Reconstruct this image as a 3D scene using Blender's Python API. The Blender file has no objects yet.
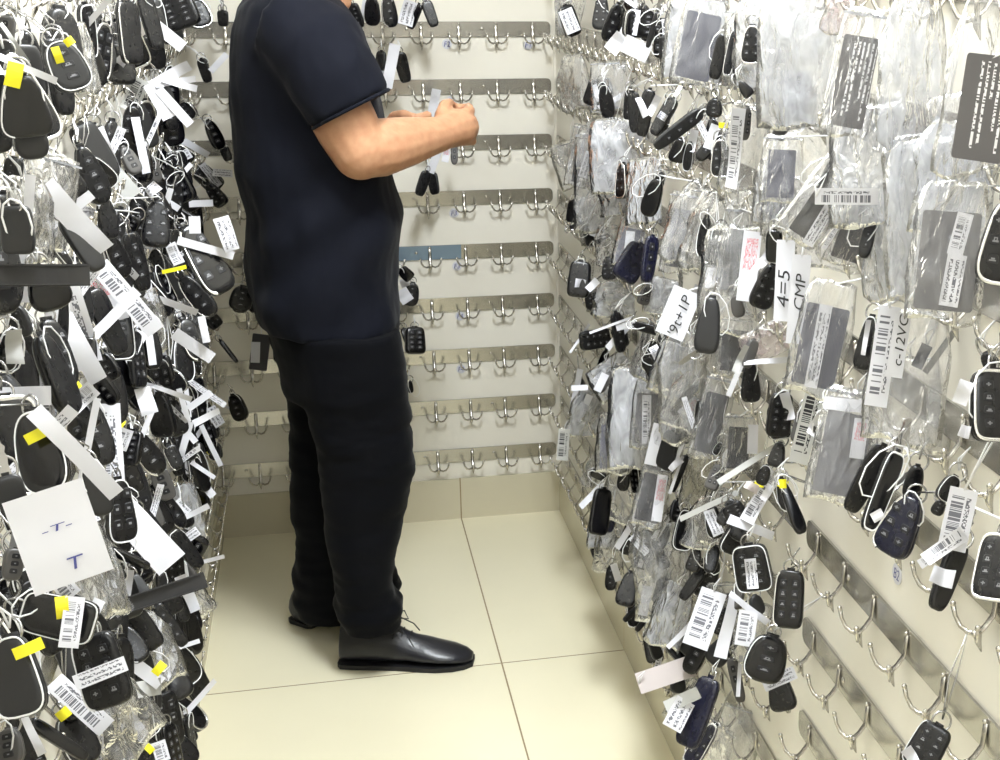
LAMP1, LAMP2, EXPO = 50.0, 12.0, 0.33
import bpy, bmesh, math, random
from mathutils import Vector, Matrix, noise
random.seed(11)
C = bpy.context.scene.collection
SC = bpy.context.scene
PI = math.pi
H = 1.48                       # camera height
XL, XR, YB, YF, ZC = -0.318, 0.610, 3.610, -1.15, 2.62
# ---------------------------------------------------------------- camera
FPX, CX, CY = 1376.4, 655.6, 380.0
yaw, pitch, roll = 0.240, 0.291, -0.008
_f = Vector((math.sin(yaw)*math.cos(pitch), math.cos(yaw)*math.cos(pitch), -math.sin(pitch)))
_r0 = Vector((math.cos(yaw), -math.sin(yaw), 0)); _d0 = _f.cross(_r0)
CR = _r0*math.cos(roll) + _d0*math.sin(roll)
CD = -_r0*math.sin(roll) + _d0*math.cos(roll)
CFW = _f
CAM = Vector((0, 0, H))
cam = bpy.data.objects.new('camera', bpy.data.cameras.new('camera')); C.objects.link(cam)
m = Matrix.Identity(4)
for i in range(3):
    m[i][0] = CR[i]; m[i][1] = -CD[i]; m[i][2] = -CFW[i]; m[i][3] = CAM[i]
cam.matrix_world = m
cam.data.sensor_width = 36.0; cam.data.lens = 36.0*FPX/1000.0
cam.data.shift_x = (500-CX)/1000.0; cam.data.clip_start = 0.02
SC.camera = cam

def ray(px, py):               # depth-1 ray
    return CR*((px-CX)/FPX) + CD*((py-CY)/FPX) + CFW
def on_y(px, py, y):
    d = ray(px, py); return CAM + d*(y/d.y)
def on_x(px, py, x):
    d = ray(px, py); return CAM + d*(x/d.x)
def on_z(px, py, z):
    d = ray(px, py); return CAM + d*((z-H)/d.z)
def project(p):
    v = Vector(p)-CAM; z = v.dot(CFW)
    if z <= 0.01: return None
    return (CX+FPX*v.dot(CR)/z, CY+FPX*v.dot(CD)/z, z)

# ---------------------------------------------------------------- materials
def srgb(r, g, b):
    f = lambda c: (c/255/12.92) if c/255 <= .04045 else ((c/255+.055)/1.055)**2.4
    return (f(r), f(g), f(b), 1)
def mat(name, col, rough=.5, metal=0.0, spec=.5, **k):
    mt = bpy.data.materials.new(name); mt.use_nodes = True
    b = mt.node_tree.nodes['Principled BSDF']
    b.inputs['Base Color'].default_value = col if len(col) == 4 else (*col, 1)
    b.inputs['Roughness'].default_value = rough; b.inputs['Metallic'].default_value = metal
    b.inputs['Specular IOR Level'].default_value = spec
    for kk, v in k.items(): b.inputs[kk.replace('_', ' ')].default_value = v
    return mt
class NT:
    def __init__(s, mt): s.t = mt.node_tree; s.b = s.t.nodes['Principled BSDF']
    def n(s, typ, **k):
        x = s.t.nodes.new(typ)
        for a, v in k.items(): setattr(x, a, v)
        return x
    def l(s, a, b): s.t.links.new(a, b)
    def math(s, op, a, b=None, c=None):
        x = s.n('ShaderNodeMath', operation=op)
        for i, v in enumerate((a, b, c)):
            if v is None: continue
            if isinstance(v, (int, float)): x.inputs[i].default_value = v
            else: s.l(v, x.inputs[i])
        return x.outputs[0]
    def mix(s, fac, a, b):
        x = s.n('ShaderNodeMix', data_type='RGBA')
        if isinstance(fac, (int, float)): x.inputs[0].default_value = fac
        else: s.l(fac, x.inputs[0])
        for i, v in ((6, a), (7, b)):
            if isinstance(v, tuple): x.inputs[i].default_value = v
            else: s.l(v, x.inputs[i])
        return x.outputs[2]
    def noise(s, scale, detail=3, vec=None, rough=.5):
        x = s.n('ShaderNodeTexNoise'); x.inputs['Scale'].default_value = scale
        x.inputs['Detail'].default_value = detail; x.inputs['Roughness'].default_value = rough
        if vec is not None: s.l(vec, x.inputs['Vector'])
        return x
    def ramp(s, fac, p0, p1, c0=(0, 0, 0, 1), c1=(1, 1, 1, 1)):
        x = s.n('ShaderNodeValToRGB'); e = x.color_ramp.elements
        e[0].position = p0; e[1].position = p1; e[0].color = c0; e[1].color = c1
        s.l(fac, x.inputs[0]); return x.outputs[0]
    def bump(s, h, strength, dist=.01):
        x = s.n('ShaderNodeBump'); x.inputs['Strength'].default_value = strength; x.inputs['Distance'].default_value = dist
        s.l(h, x.inputs['Height']); s.l(x.outputs[0], s.b.inputs['Normal'])

def worldpos(t):
    g = t.n('ShaderNodeNewGeometry'); s = t.n('ShaderNodeSeparateXYZ'); t.l(g.outputs['Position'], s.inputs[0]); return g.outputs['Position'], s.outputs
# floor tiles
M = {}
def grout(t, coord, origin, period, w):
    a = t.math('SUBTRACT', coord, origin); a = t.math('DIVIDE', a, period); a = t.math('ADD', a, 100.5)
    a = t.math('FRACT', a); a = t.math('SUBTRACT', a, .5); a = t.math('ABSOLUTE', a)
    return t.math('LESS_THAN', a, w/period/2)
def tile_mat(name, col, axes):
    mt = mat(name, col, .22, spec=.45); t = NT(mt)
    pos, s = worldpos(t)
    nz = t.noise(2.3, 4, pos)
    base = t.mix(t.ramp(nz.outputs[0], .35, .7), tuple(c*.97 for c in col[:3])+(1,), tuple(min(1, c*1.03) for c in col[:3])+(1,))
    g = None
    for ax, o, per in axes:
        q = grout(t, s[ax], o, per, .0035)
        g = q if g is None else t.math('MAXIMUM', g, q)
    t.l(t.mix(g, base, srgb(150, 132, 100)), t.b.inputs['Base Color'])
    t.l(t.math('MULTIPLY_ADD', g, .5, .2), t.b.inputs['Roughness'])
    return mt
TX, TY, TP = 0.3256, 2.745, 0.865
M['floor'] = tile_mat('cream_floor_tile', srgb(238, 231, 203), [(0, TX, TP), (1, TY, TP)])
M['skirt_b'] = tile_mat('cream_skirting_tile', srgb(206, 199, 176), [(0, TX, TP)])
M['skirt_s'] = tile_mat('cream_side_skirting_tile', srgb(206, 199, 176), [(1, TY, TP)])
def wall_mat():
    mt = mat('ivory_wall_panel', srgb(234, 229, 216), .3, spec=.4); t = NT(mt)
    pos, s = worldpos(t); nz = t.noise(5, 5, pos)
    t.l(t.mix(t.ramp(nz.outputs[0], .35, .75), srgb(236, 232, 222), srgb(229, 224, 213)), t.b.inputs['Base Color'])
    return mt
M['wall'] = wall_mat()
M['ceil'] = mat('white_ceiling', srgb(238, 238, 236), .8)
def steel(name, base, rough):
    mt = mat(name, base, rough, 1.0); t = NT(mt)
    tc = t.n('ShaderNodeTexCoord'); mp = t.n('ShaderNodeMapping'); mp.inputs['Scale'].default_value = (6, 60, 500)
    t.l(tc.outputs['Object'], mp.inputs[0]); nz = t.noise(3, 3, mp.outputs[0])
    t.l(t.math('MULTIPLY_ADD', nz.outputs[0], .03, rough-.015), t.b.inputs['Roughness'])
    return mt
M['steel'] = steel('brushed_steel', srgb(190, 188, 183), .26)
M['film'] = mat('blue_film', srgb(122, 142, 160), .3, .35)
M['hook'] = mat('nickel_hook', srgb(196, 193, 188), .22, 1.0)
M['chrome'] = mat('bright_chrome', srgb(225, 226, 230), .13, 1.0)
def plastic(name, col, rough, bs=.0):
    mt = mat(name, col, rough, spec=.45); t = NT(mt)
    tc = t.n('ShaderNodeTexCoord'); nz = t.noise(6, 3, tc.outputs['Object'])
    t.l(t.math('MULTIPLY_ADD', nz.outputs[0], .2, rough-.08), t.b.inputs['Roughness'])
    return mt
M['black'] = plastic('black_plastic', srgb(10, 10, 14), .27)
M['gloss'] = plastic('piano_black', srgb(9, 9, 13), .14)
M['dgrey'] = plastic('dark_grey_plastic', srgb(28, 28, 30), .36)
M['grey'] = plastic('mid_grey_plastic', srgb(74, 72, 71), .42)
M['navy'] = plastic('navy_plastic', srgb(17, 18, 38), .26)
M['button'] = plastic('button_rubber', srgb(19, 19, 23), .4)
M['glyph'] = mat('button_icon_white', srgb(126, 126, 130), .5)
M['glyphr'] = mat('button_icon_red', srgb(190, 50, 40), .5)
M['strap'] = plastic('charcoal_strap', srgb(42, 41, 42), .5)
M['tie'] = mat('white_tie', srgb(236, 236, 238), .35)
M['yellow'] = mat('yellow_tape', srgb(236, 226, 40), .4)
M['wire'] = mat('ring_steel', srgb(170, 170, 172), .22, 1.0)
M['ink'] = mat('black_ink', srgb(28, 27, 30), .6)
M['inkblue'] = mat('blue_ink', srgb(70, 74, 140), .6)
M['inkred'] = mat('red_ink', srgb(200, 40, 60), .6)

def paper(name, col, kind=None, ink=srgb(104, 104, 112)):
    mt = mat(name, col, .55, spec=.3); t = NT(mt)
    tc = t.n('ShaderNodeUVMap'); s = t.n('ShaderNodeSeparateXYZ'); t.l(tc.outputs[0], s.inputs[0])
    u, v = s.outputs[0], s.outputs[1]                # u across, v along (0 bottom .. 1 top)
    oi = t.n('ShaderNodeObjectInfo'); rnd = oi.outputs['Random']
    def band(x, a, b):
        return t.math('MULTIPLY', t.math('GREATER_THAN', x, a), t.math('LESS_THAN', x, b))
    def bars(x, n, thr):
        w = t.n('ShaderNodeTexWhiteNoise', noise_dimensions='1D')
        t.l(t.math('ADD', t.math('FLOOR', t.math('MULTIPLY', x, n)), t.math('MULTIPLY', rnd, 977)), w.inputs['W'])
        return t.math('GREATER_THAN', w.outputs['Value'], thr)
    def chars(x, y, nx, ny, thr):
        w = t.n('ShaderNodeTexWhiteNoise', noise_dimensions='2D'); c = t.n('ShaderNodeCombineXYZ')
        t.l(t.math('FLOOR', t.math('MULTIPLY', x, nx)), c.inputs[0])
        t.l(t.math('ADD', t.math('FLOOR', t.math('MULTIPLY', y, ny)), t.math('MULTIPLY', rnd, 977)), c.inputs[1])
        t.l(c.outputs[0], w.inputs['Vector'])
        return t.math('GREATER_THAN', w.outputs['Value'], thr)
    msk = None
    if kind == 'b':
        m1 = t.math('MULTIPLY', t.math('MULTIPLY', band(u, .14, .58), band(v, .12, .9)), bars(v, 84, .52))
        m2 = t.math('MULTIPLY', t.math('MULTIPLY', band(u, .66, .82), band(v, .14, .86)), chars(u, v, 24, 46, .5))
        msk = t.math('MAXIMUM', m1, m2)
    if kind == 't':
        row = t.math('GREATER_THAN', t.math('FRACT', t.math('MULTIPLY', u, 3)), .45)
        msk = t.math('MULTIPLY', t.math('MULTIPLY', t.math('MULTIPLY', row, chars(u, v, 15, 44, .42)), band(v, .08, .9)), band(u, .1, .92))
    if kind == 'c':                                   # card lettering: lines along the length
        row = t.math('GREATER_THAN', t.math('FRACT', t.math('MULTIPLY', u, 8)), .55)
        lw = t.n('ShaderNodeTexWhiteNoise', noise_dimensions='1D'); t.l(t.math('FLOOR', t.math('MULTIPLY', u, 8)), lw.inputs['W'])
        ln = t.math('LESS_THAN', t.math('SUBTRACT', .95, v), t.math('MULTIPLY_ADD', lw.outputs['Value'], .55, .35))
        msk = t.math('MULTIPLY', t.math('MULTIPLY', row, chars(u, v, 24, 70, .32)), t.math('MULTIPLY', band(v, .06, .94), band(u, .26, .97)))
        msk = t.math('MULTIPLY', msk, ln)
    base = col
    if kind == 'r':
        nz = t.noise(9, 4, tc.outputs[0], .7)
        msk = t.math('MULTIPLY', t.math('MULTIPLY', band(nz.outputs[0], .49, .54), band(v, .45, .9)), band(u, .15, .85))
    if msk is not None: t.l(t.mix(msk, base, ink), t.b.inputs['Base Color'])
    return mt
W = srgb(212, 212, 219)
M['pw'] = paper('white_paper', W)
M['pb'] = paper('barcode_paper', W, 'b')
M['pt'] = paper('lettered_paper', W, 't')
M['pr'] = paper('red_marked_paper', W, 'r', srgb(205, 40, 60))
M['pg'] = paper('grey_film_strip', srgb(176, 176, 174))
M['pk'] = paper('pale_pink_card', srgb(196, 187, 186))
M['pB'] = paper('barcode_grey_film', srgb(188, 188, 186), 'b', srgb(40, 40, 44))
M['cs'] = paper('slate_card', srgb(92, 92, 102))
M['ct'] = paper('lettered_grey_card', srgb(98, 96, 98), 'c', srgb(226, 226, 230))
M['cd'] = paper('charcoal_card', srgb(62, 61, 64))
M['cm'] = paper('mid_grey_card', srgb(104, 103, 106))

def bag_mat(name, tint, lo, hi):
    mt = mat(name, tint, .18, spec=.6); t = NT(mt)
    tc = t.n('ShaderNodeTexCoord'); oi = t.n('ShaderNodeObjectInfo')
    va = t.n('ShaderNodeVectorMath', operation='ADD'); t.l(tc.outputs['Object'], va.inputs[0])
    mulr = t.math('MULTIPLY', oi.outputs['Random'], 37.0); cb = t.n('ShaderNodeCombineXYZ')
    t.l(mulr, cb.inputs[0]); t.l(mulr, cb.inputs[2]); t.l(cb.outputs[0], va.inputs[1])
    mp = t.n('ShaderNodeMapping'); mp.inputs['Rotation'].default_value = (0, .5, 0); mp.inputs['Scale'].default_value = (2.2, 2.2, 1.3); t.l(va.outputs[0], mp.inputs[0])
    nz = t.noise(2.3, 3, mp.outputs[0], .5); nz.inputs['Distortion'].default_value = .8
    n2 = t.noise(6, 2, mp.outputs[0], .5); n2.inputs['Distortion'].default_value = 1.0
    hgt = t.math('ADD', nz.outputs[0], t.math('MULTIPLY', n2.outputs[0], .1))
    t.bump(hgt, .5, .02)
    lw = t.n('ShaderNodeLayerWeight'); lw.inputs[0].default_value = .3
    bmp = t.b.inputs['Normal'].links[0].from_socket
    fac = t.ramp(nz.outputs[0], .44, .70, (lo, lo, lo, 1), (hi, hi, hi, 1))
    fac = t.math('ADD', fac, t.math('MULTIPLY', lw.outputs['Facing'], .10))
    tr = t.n('ShaderNodeBsdfTransparent'); tr.inputs[0].default_value = (.985, .985, .99, 1)
    df = t.n('ShaderNodeBsdfDiffuse'); df.inputs[0].default_value = tint; t.l(bmp, df.inputs['Normal'])
    tl = t.n('ShaderNodeBsdfTranslucent'); tl.inputs[0].default_value = tint
    m0 = t.n('ShaderNodeMixShader'); m0.inputs[0].default_value = .45; t.l(df.outputs[0], m0.inputs[1]); t.l(tl.outputs[0], m0.inputs[2])
    mx = t.n('ShaderNodeMixShader'); t.l(fac, mx.inputs[0]); t.l(tr.outputs[0], mx.inputs[1]); t.l(m0.outputs[0], mx.inputs[2])
    gl = t.n('ShaderNodeBsdfGlossy'); gl.inputs['Roughness'].default_value = .16; t.l(bmp, gl.inputs['Normal'])
    fr = t.n('ShaderNodeFresnel'); fr.inputs[0].default_value = 1.5; t.l(bmp, fr.inputs['Normal'])
    m2 = t.n('ShaderNodeMixShader'); t.l(t.math('MULTIPLY', fr.outputs[0], .9), m2.inputs[0]); t.l(mx.outputs[0], m2.inputs[1]); t.l(gl.outputs[0], m2.inputs[2])
    t.l(m2.outputs[0], t.t.nodes['Material Output'].inputs[0])
    return mt
M['bag'] = bag_mat('clear_polybag', srgb(226, 227, 231), .06, .32)
M['bagm'] = bag_mat('milky_polybag', srgb(224, 226, 233), .30, .78)
M['bagp'] = bag_mat('pinkish_polybag', srgb(226, 206, 208), .18, .5)
M['bago'] = bag_mat('yellowed_polybag', srgb(196, 192, 172), .3, .6)

# ---------------------------------------------------------------- object helpers
def tag(o, label=None, cat=None, group=None, kind=None):
    if label: o['label'] = label
    if cat: o['category'] = cat
    if group: o['group'] = group
    if kind: o['kind'] = kind
    return o
def link(name, me, parent=None, mw=None, pm=None):
    o = bpy.data.objects.new(name, me); C.objects.link(o)
    if parent is not None:
        o.parent = parent
        if mw is not None: o.matrix_basis = (pm.inverted() @ mw) if pm is not None else mw
    elif mw is not None: o.matrix_basis = mw
    return o
def empty(name, mw):
    o = bpy.data.objects.new(name, None); C.objects.link(o); o.empty_display_size = .02
    o.matrix_basis = mw; return o
def mesh(name, bm, *mats, smooth=False):
    me = bpy.data.meshes.new(name)
    bmesh.ops.recalc_face_normals(bm, faces=bm.faces)
    bm.to_mesh(me); bm.free()
    for x in mats: me.materials.append(M[x] if isinstance(x, str) else x)
    if smooth:
        for p in me.polygons: p.use_smooth = True
    return me
def variant(me, *mats):
    c = me.copy(); c.materials.clear()
    for x in mats: c.materials.append(M[x])
    return c
def box(bm, x0, x1, y0, y1, z0, z1, mi=0):
    r = bmesh.ops.create_cube(bm, size=1, matrix=Matrix.Translation(((x0+x1)/2, (y0+y1)/2, (z0+z1)/2)) @ Matrix.Diagonal((abs(x1-x0), abs(y1-y0), abs(z1-z0), 1)))
    for v in r['verts']:
        for f in v.link_faces: f.material_index = mi
    return r['verts']
def tube(bm, pts, rad, seg=6, mi=0, cap=True, squash=None):
    pts = [Vector(p) for p in pts]; n = len(pts)
    rads = rad if isinstance(rad, (list, tuple)) else [rad]*n
    rings = []; up = None
    for i, p in enumerate(pts):
        t = (pts[min(i+1, n-1)]-pts[max(i-1, 0)]).normalized()
        if up is None: up = Vector((0, 0, 1)) if abs(t.z) < .9 else Vector((0, 1, 0))
        a = t.cross(up)
        if a.length < 1e-5: a = t.orthogonal()
        a.normalize(); b = a.cross(t).normalized(); up = b
        ra = rads[i]; rb = ra
        if isinstance(ra, tuple): ra, rb = ra
        rings.append([bm.verts.new(p + a*(ra*math.cos(2*PI*k/seg)) + b*(rb*math.sin(2*PI*k/seg))) for k in range(seg)])
    for i in range(n-1):
        for k in range(seg):
            f = bm.faces.new((rings[i][k], rings[i][(k+1) % seg], rings[i+1][(k+1) % seg], rings[i+1][k])); f.material_index = mi
    if cap:
        for r in (rings[0], rings[-1]):
            f = bm.faces.new(r); f.material_index = mi
    return rings
def torus(bm, R, r, seg=18, s2=6, sx=1, sz=1, mi=0):
    rg = []
    for i in range(seg):
        a = 2*PI*i/seg
        rg.append([bm.verts.new(((R+r*math.cos(2*PI*k/s2))*math.cos(a)*sx, r*math.sin(2*PI*k/s2), (R+r*math.cos(2*PI*k/s2))*math.sin(a)*sz)) for k in range(s2)])
    for i in range(seg):
        for k in range(s2):
            f = bm.faces.new((rg[i][k], rg[(i+1) % seg][k], rg[(i+1) % seg][(k+1) % s2], rg[i][(k+1) % s2])); f.material_index = mi
def voxel(bm, size, smooth=4, name='tmp'):
    me = bpy.data.meshes.new(name); bmesh.ops.recalc_face_normals(bm, faces=bm.faces); bm.to_mesh(me); bm.free()
    o = bpy.data.objects.new(name, me); C.objects.link(o)
    r = o.modifiers.new('r', 'REMESH'); r.mode = 'VOXEL'; r.voxel_size = size
    if smooth:
        s = o.modifiers.new('s', 'SMOOTH'); s.iterations = smooth; s.factor = .5
    dg = bpy.context.evaluated_depsgraph_get()
    out = bpy.data.meshes.new_from_object(o.evaluated_get(dg))
    bpy.data.objects.remove(o); bpy.data.meshes.remove(me)
    for p in out.polygons: p.use_smooth = True
    return out
def text_mesh(s, material, shear=.15):
    cu = bpy.data.curves.new('t', 'FONT'); cu.body = s; cu.align_x = 'CENTER'; cu.align_y = 'CENTER'; cu.shear = shear; cu.size = 1; cu.resolution_u = 3
    o = bpy.data.objects.new('t', cu); C.objects.link(o)
    dg = bpy.context.evaluated_depsgraph_get()
    me = bpy.data.meshes.new_from_object(o.evaluated_get(dg)); bpy.data.objects.remove(o)
    me.materials.clear(); me.materials.append(M[material])
    xs = [v.co.x for v in me.vertices]; ys = [v.co.y for v in me.vertices]
    w = max(xs)-min(xs); cx = (max(xs)+min(xs))/2; cy = (max(ys)+min(ys))/2; hh = max(ys)-min(ys)
    for v in me.vertices: v.co = ((v.co.x-cx)/w, (v.co.y-cy)/hh, 0)
    return me

# ---------------------------------------------------------------- room
def slab(name, x0, x1, y0, y1, z0, z1, m_):
    bm = bmesh.new(); box(bm, x0, x1, y0, y1, z0, z1)
    return tag(link(name, mesh(name, bm, m_)), kind='structure')
slab('floor', XL-.1, XR+.1, YF-.1, YB+.1, -.08, 0, 'floor')
slab('ceiling', XL-.1, XR+.1, YF-.1, YB+.1, ZC, ZC+.08, 'ceil')
slab('wall_back', XL-.1, XR+.1, YB, YB+.1, 0, ZC, 'wall')
slab('wall_left', XL-.1, XL, YF, YB, 0, ZC, 'wall')
slab('wall_right', XR, XR+.1, YF, YB, 0, ZC, 'wall')
slab('wall_front', XL-.1, XR+.1, YF-.1, YF, 0, ZC, 'wall')
slab('baseboard_back', XL+.007, XR-.007, YB-.007, YB, 0, .118, 'skirt_b')
slab('baseboard_left', XL, XL+.007, YF, YB, 0, .118, 'skirt_s')
slab('baseboard_right', XR-.007, XR, YF, YB, 0, .118, 'skirt_s')
bm = bmesh.new(); box(bm, XR-.006, XR, YB-.006, YB, .118, ZC)
tag(link('trim_1', mesh('trim_1', bm, 'wall')), kind='structure')
# lamps: two flush ceiling panels
M['lamp'] = mat('lamp_diffuser', (.9, .9, .9), .5); M['lamp'].node_tree.nodes['Principled BSDF'].inputs['Emission Color'].default_value = (1, .97, .93, 1)
M['lamp'].node_tree.nodes['Principled BSDF'].inputs['Emission Strength'].default_value = 2.0
M['lampf'] = mat('lamp_frame', srgb(225, 225, 225), .4)
def lamp(cx, cy, sx, sy, watts, label):
    root = empty('ceiling_light', Matrix.Translation((cx, cy, ZC)))
    tag(root, label, 'ceiling light')
    bm = bmesh.new()
    for a, b, c, d in ((-sx-.02, sx+.02, -sy-.02, -sy), (-sx-.02, sx+.02, sy, sy+.02), (-sx-.02, -sx, -sy, sy), (sx, sx+.02, -sy, sy)): box(bm, a, b, c, d, -.03, 0)
    link('frame', mesh('frame', bm, 'lampf'), root)
    bm = bmesh.new(); box(bm, -sx, sx, -sy, sy, -.02, -.004); link('diffuser', mesh('diffuser', bm, 'lamp'), root)
    L = bpy.data.lights.new('panel', 'AREA'); L.shape = 'RECTANGLE'; L.size = 2*sx; L.size_y = 2*sy; L.energy = watts; L.color = (.90, .955, 1)
    lo = bpy.data.objects.new('panel_light', L); C.objects.link(lo); lo.location = (cx, cy, ZC-.035)
lamp(.36, 1.65, .12, .32, LAMP1, 'flat white ceiling panel light over the middle of the aisle')
lamp(.15, -.35, .12, .32, LAMP2, 'flat white ceiling panel light over the near end of the aisle')
wd = bpy.data.worlds.new('world'); SC.world = wd; wd.use_nodes = True
wd.node_tree.nodes['Background'].inputs[0].default_value = (.9, .95, 1, 1); wd.node_tree.nodes['Background'].inputs[1].default_value = .5
SC.view_settings.view_transform = 'Standard'; SC.view_settings.look = 'None'; SC.view_settings.exposure = EXPO; SC.view_settings.gamma = 1
SC.view_settings.use_curve_mapping = False
SC.cycles.transparent_max_bounces = 20; SC.cycles.max_bounces = 8; SC.cycles.caustics_reflective = False; SC.cycles.caustics_refractive = False

# ---------------------------------------------------------------- hook rails (local X along wall, -Y out of the wall, Z up; origin at rail centre on the wall)
ROWZ = [H*(1-.0905-.0964*k)-.019 for k in range(-2, 9)]      # rail centres
bm = bmesh.new()
tube(bm, [(0, -.0045, .013), (0, -.0055, 0), (0, -.0065, -.013), (0, -.014, -.024), (0, -.0215, -.031)], [(.0042, .0016)]*5, 8)
for s in (-1, 1):
    tube(bm, [(0, -.022, -.031), (s*.011, -.026, -.0345), (s*.019, -.0305, -.031), (s*.0245, -.034, -.022), (s*.027, -.036, -.011)], [.0026, .0025, .0024, .0023, .0026], 6)
    bmesh.ops.create_uvsphere(bm, u_segments=8, v_segments=6, radius=.0032, matrix=Matrix.Translation((s*.027, -.036, -.0105)))
tube(bm, [(0, -.022, -.029), (0, -.0205, -.039), (0, -.016, -.051)], [.0048, .0036, .0006], 8)
bmesh.ops.create_uvsphere(bm, u_segments=8, v_segments=6, radius=.0038, matrix=Matrix.Translation((0, -.0245, -.031)))
bmesh.ops.create_uvsphere(bm, u_segments=8, v_segments=6, radius=.0028, matrix=Matrix.Translation((0, -.0055, .014)))
HOOK = mesh('hook', bm, 'hook', smooth=True)
def plate_mesh(L, film=None):
    bm = bmesh.new(); n = 7; pts = []
    hh, r = .019, .012
    for cx, cz, a0 in ((L/2-r, hh-r, 0), (-L/2+r, hh-r, 90), (-L/2+r, -hh+r, 180), (L/2-r, -hh+r, 270)):
        for k in range(n):
            a = math.radians(a0+90*k/(n-1)); pts.append((cx+r*math.cos(a), cz+r*math.sin(a)))
    fr = [bm.verts.new((x, -.0035, z)) for x, z in pts]; bk = [bm.verts.new((x, -.0002, z)) for x, z in pts]
    bm.faces.new(fr); bm.faces.new(bk[::-1])
    for i in range(len(pts)): bm.faces.new((fr[i], fr[(i+1) % len(pts)], bk[(i+1) % len(pts)], bk[i]))
    return mesh('rail_plate', bm, 'steel')
PL5, PL10 = plate_mesh(.47), plate_mesh(.955)
bm = bmesh.new(); bmesh.ops.create_uvsphere(bm, u_segments=10, v_segments=6, radius=.0042, matrix=Matrix.Translation((0, -.0035, 0)) @ Matrix.Diagonal((1, .5, 1, 1)))
SCREW = mesh('screw', bm, 'hook', smooth=True)
HOOKS = []                     # world hook points: (wall, row, idx, Vector tip, normal)
ORD = ['first', 'second', 'third', 'fourth', 'fifth', 'sixth', 'seventh', 'eighth', 'ninth', 'tenth', 'eleventh', 'twelfth']
def rail(wall, k, centre, n, label, group, film=None):
    z = ROWZ[k]
    if wall == 'back': mw = Matrix.Translation((centre, YB, z))
    elif wall == 'right': mw = Matrix.Translation((XR, centre, z)) @ Matrix.Rotation(-PI/2, 4, 'Z')
    else: mw = Matrix.Translation((XL, centre, z)) @ Matrix.Rotation(PI/2, 4, 'Z')
    root = tag(empty('hook_rail', mw), label, 'hook rail', group)
    link('rail_plate', PL5 if n == 5 else PL10, root)
    if film:
        bm = bmesh.new(); box(bm, film[0], film[1], -.0041, -.0034, -.0186, .0186); f = link('protective_film', mesh('protective_film', bm, 'film'), root); f['label'] = 'blue protective film left on the rail'
    sp = .0945 if n == 5 else .096
    for i in range(n):
        x = (i-(n-1)/2)*sp
        link('hook', HOOK, root, Matrix.Translation((x, 0, 0)))
        p = mw @ Vector((x, -.0315, -.027)); HOOKS.append((wall, k, i, p))
    for x in ((-sp*1.5, sp*.5) if n == 5 else (-sp*3.5, sp*3.5)):
        link('screw', SCREW, root, Matrix.Translation((x+.012, 0, .001)))
for k in range(1, 11):
    rn = ORD[10-k]
    fl = {6: (-.235, -.095)}.get(k)
    if k == 6: fl = (-.235, -.012)
    rail('back', k, .362, 5, 'steel hook rail by the right corner of the back wall, %s from the floor' % rn, None, fl)
    rail('back', k, -.11, 5, 'steel hook rail on the back wall behind the man, %s from the floor' % rn, None)
for k in range(1, 11):
    rn = ORD[10-k]
    for j, (yc, nm) in enumerate(((3.115, 'next to the back corner'), (2.135, 'midway along'), (1.14, 'at the near end'))):
        rail('right', k, yc, 10, 'steel hook rail on the right wall %s, %s from the floor' % (nm, rn), None)
        rail('left', k, yc, 10, 'steel hook rail on the left wall %s, %s from the floor' % (nm, rn), None)
# little round stickers with handwriting on the back wall and one on the right wall
def sticker(px, py, txt, label, wall='back'):
    p = on_y(px, py, YB-.0008) if wall == 'back' else on_x(px, py, XR-.0008)
    mw = Matrix.Translation(p) @ (Matrix.Identity(4) if wall == 'back' else Matrix.Rotation(-PI/2, 4, 'Z'))
    bm = bmesh.new(); bmesh.ops.create_cone(bm, cap_ends=True, segments=20, radius1=.0125, radius2=.0125, depth=.0008, matrix=Matrix.Rotation(PI/2, 4, 'X'))
    o = link('wall_sticker', mesh('wall_sticker', bm, 'pw'), None, mw); tag(o, label, 'sticker')
    t = link('lettering', text_mesh(txt, 'inkblue'), o, Matrix.Translation((0, -.0008, 0)) @ Matrix.Rotation(PI/2, 4, 'X') @ Matrix.Diagonal((.015, .013, 1, 1)))
for px, py, t_, lb in ((447, 44, 'F2', 'topmost round sticker on the back wall, under the highest visible rail'),
                       (451, 101, 'F2', 'round sticker on the back wall just above the hand'),
                       (528, 45, 'F1', 'round sticker near the back wall corner, just under the highest visible rail'),
                       (454, 213, 'F3', 'round sticker below the rail just under the hand'),
                       (457, 266, 'F3', 'round sticker below the blue filmed rail'),
                       (460, 316, 'F4', 'round sticker below the fourth rail from the floor'),
                       (461, 369, 'F4', 'lowest round sticker on the back wall, below the third rail from the floor')):
    sticker(px, py, t_, lb)
sticker(897, 574, 'B2', 'small paper sticker on the bare part of the right wall', 'right')
# ---------------------------------------------------------------- the man
M['skin'] = mat('skin', srgb(208, 158, 126), .5, spec=.35, Subsurface_Weight=.08)
t = NT(M['skin']); pos, s = worldpos(t); nz = t.noise(60, 4, pos); t.l(t.mix(t.ramp(nz.outputs[0], .35, .7), srgb(192, 146, 114), srgb(179, 131, 100)), t.b.inputs['Base Color'])
def cloth(name, col, sc):
    mt = mat(name, col, .85, spec=.1, Sheen_Weight=.05, Sheen_Roughness=.4); t = NT(mt); pos, s = worldpos(t)
    nz = t.noise(sc, 3, pos); t.bump(nz.outputs[0], .25, .002); return mt
M['shirt'] = cloth('black_tshirt_cotton', srgb(19, 21, 30), 900)
M['trouser'] = cloth('black_trouser_twill', srgb(8, 9, 14), 700)
M['leather'] = mat('black_leather', srgb(24, 25, 33), .3); t = NT(M['leather']); pos, s = worldpos(t); nz = t.noise(180, 3, pos); t.bump(nz.outputs[0], .2, .002)
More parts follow.
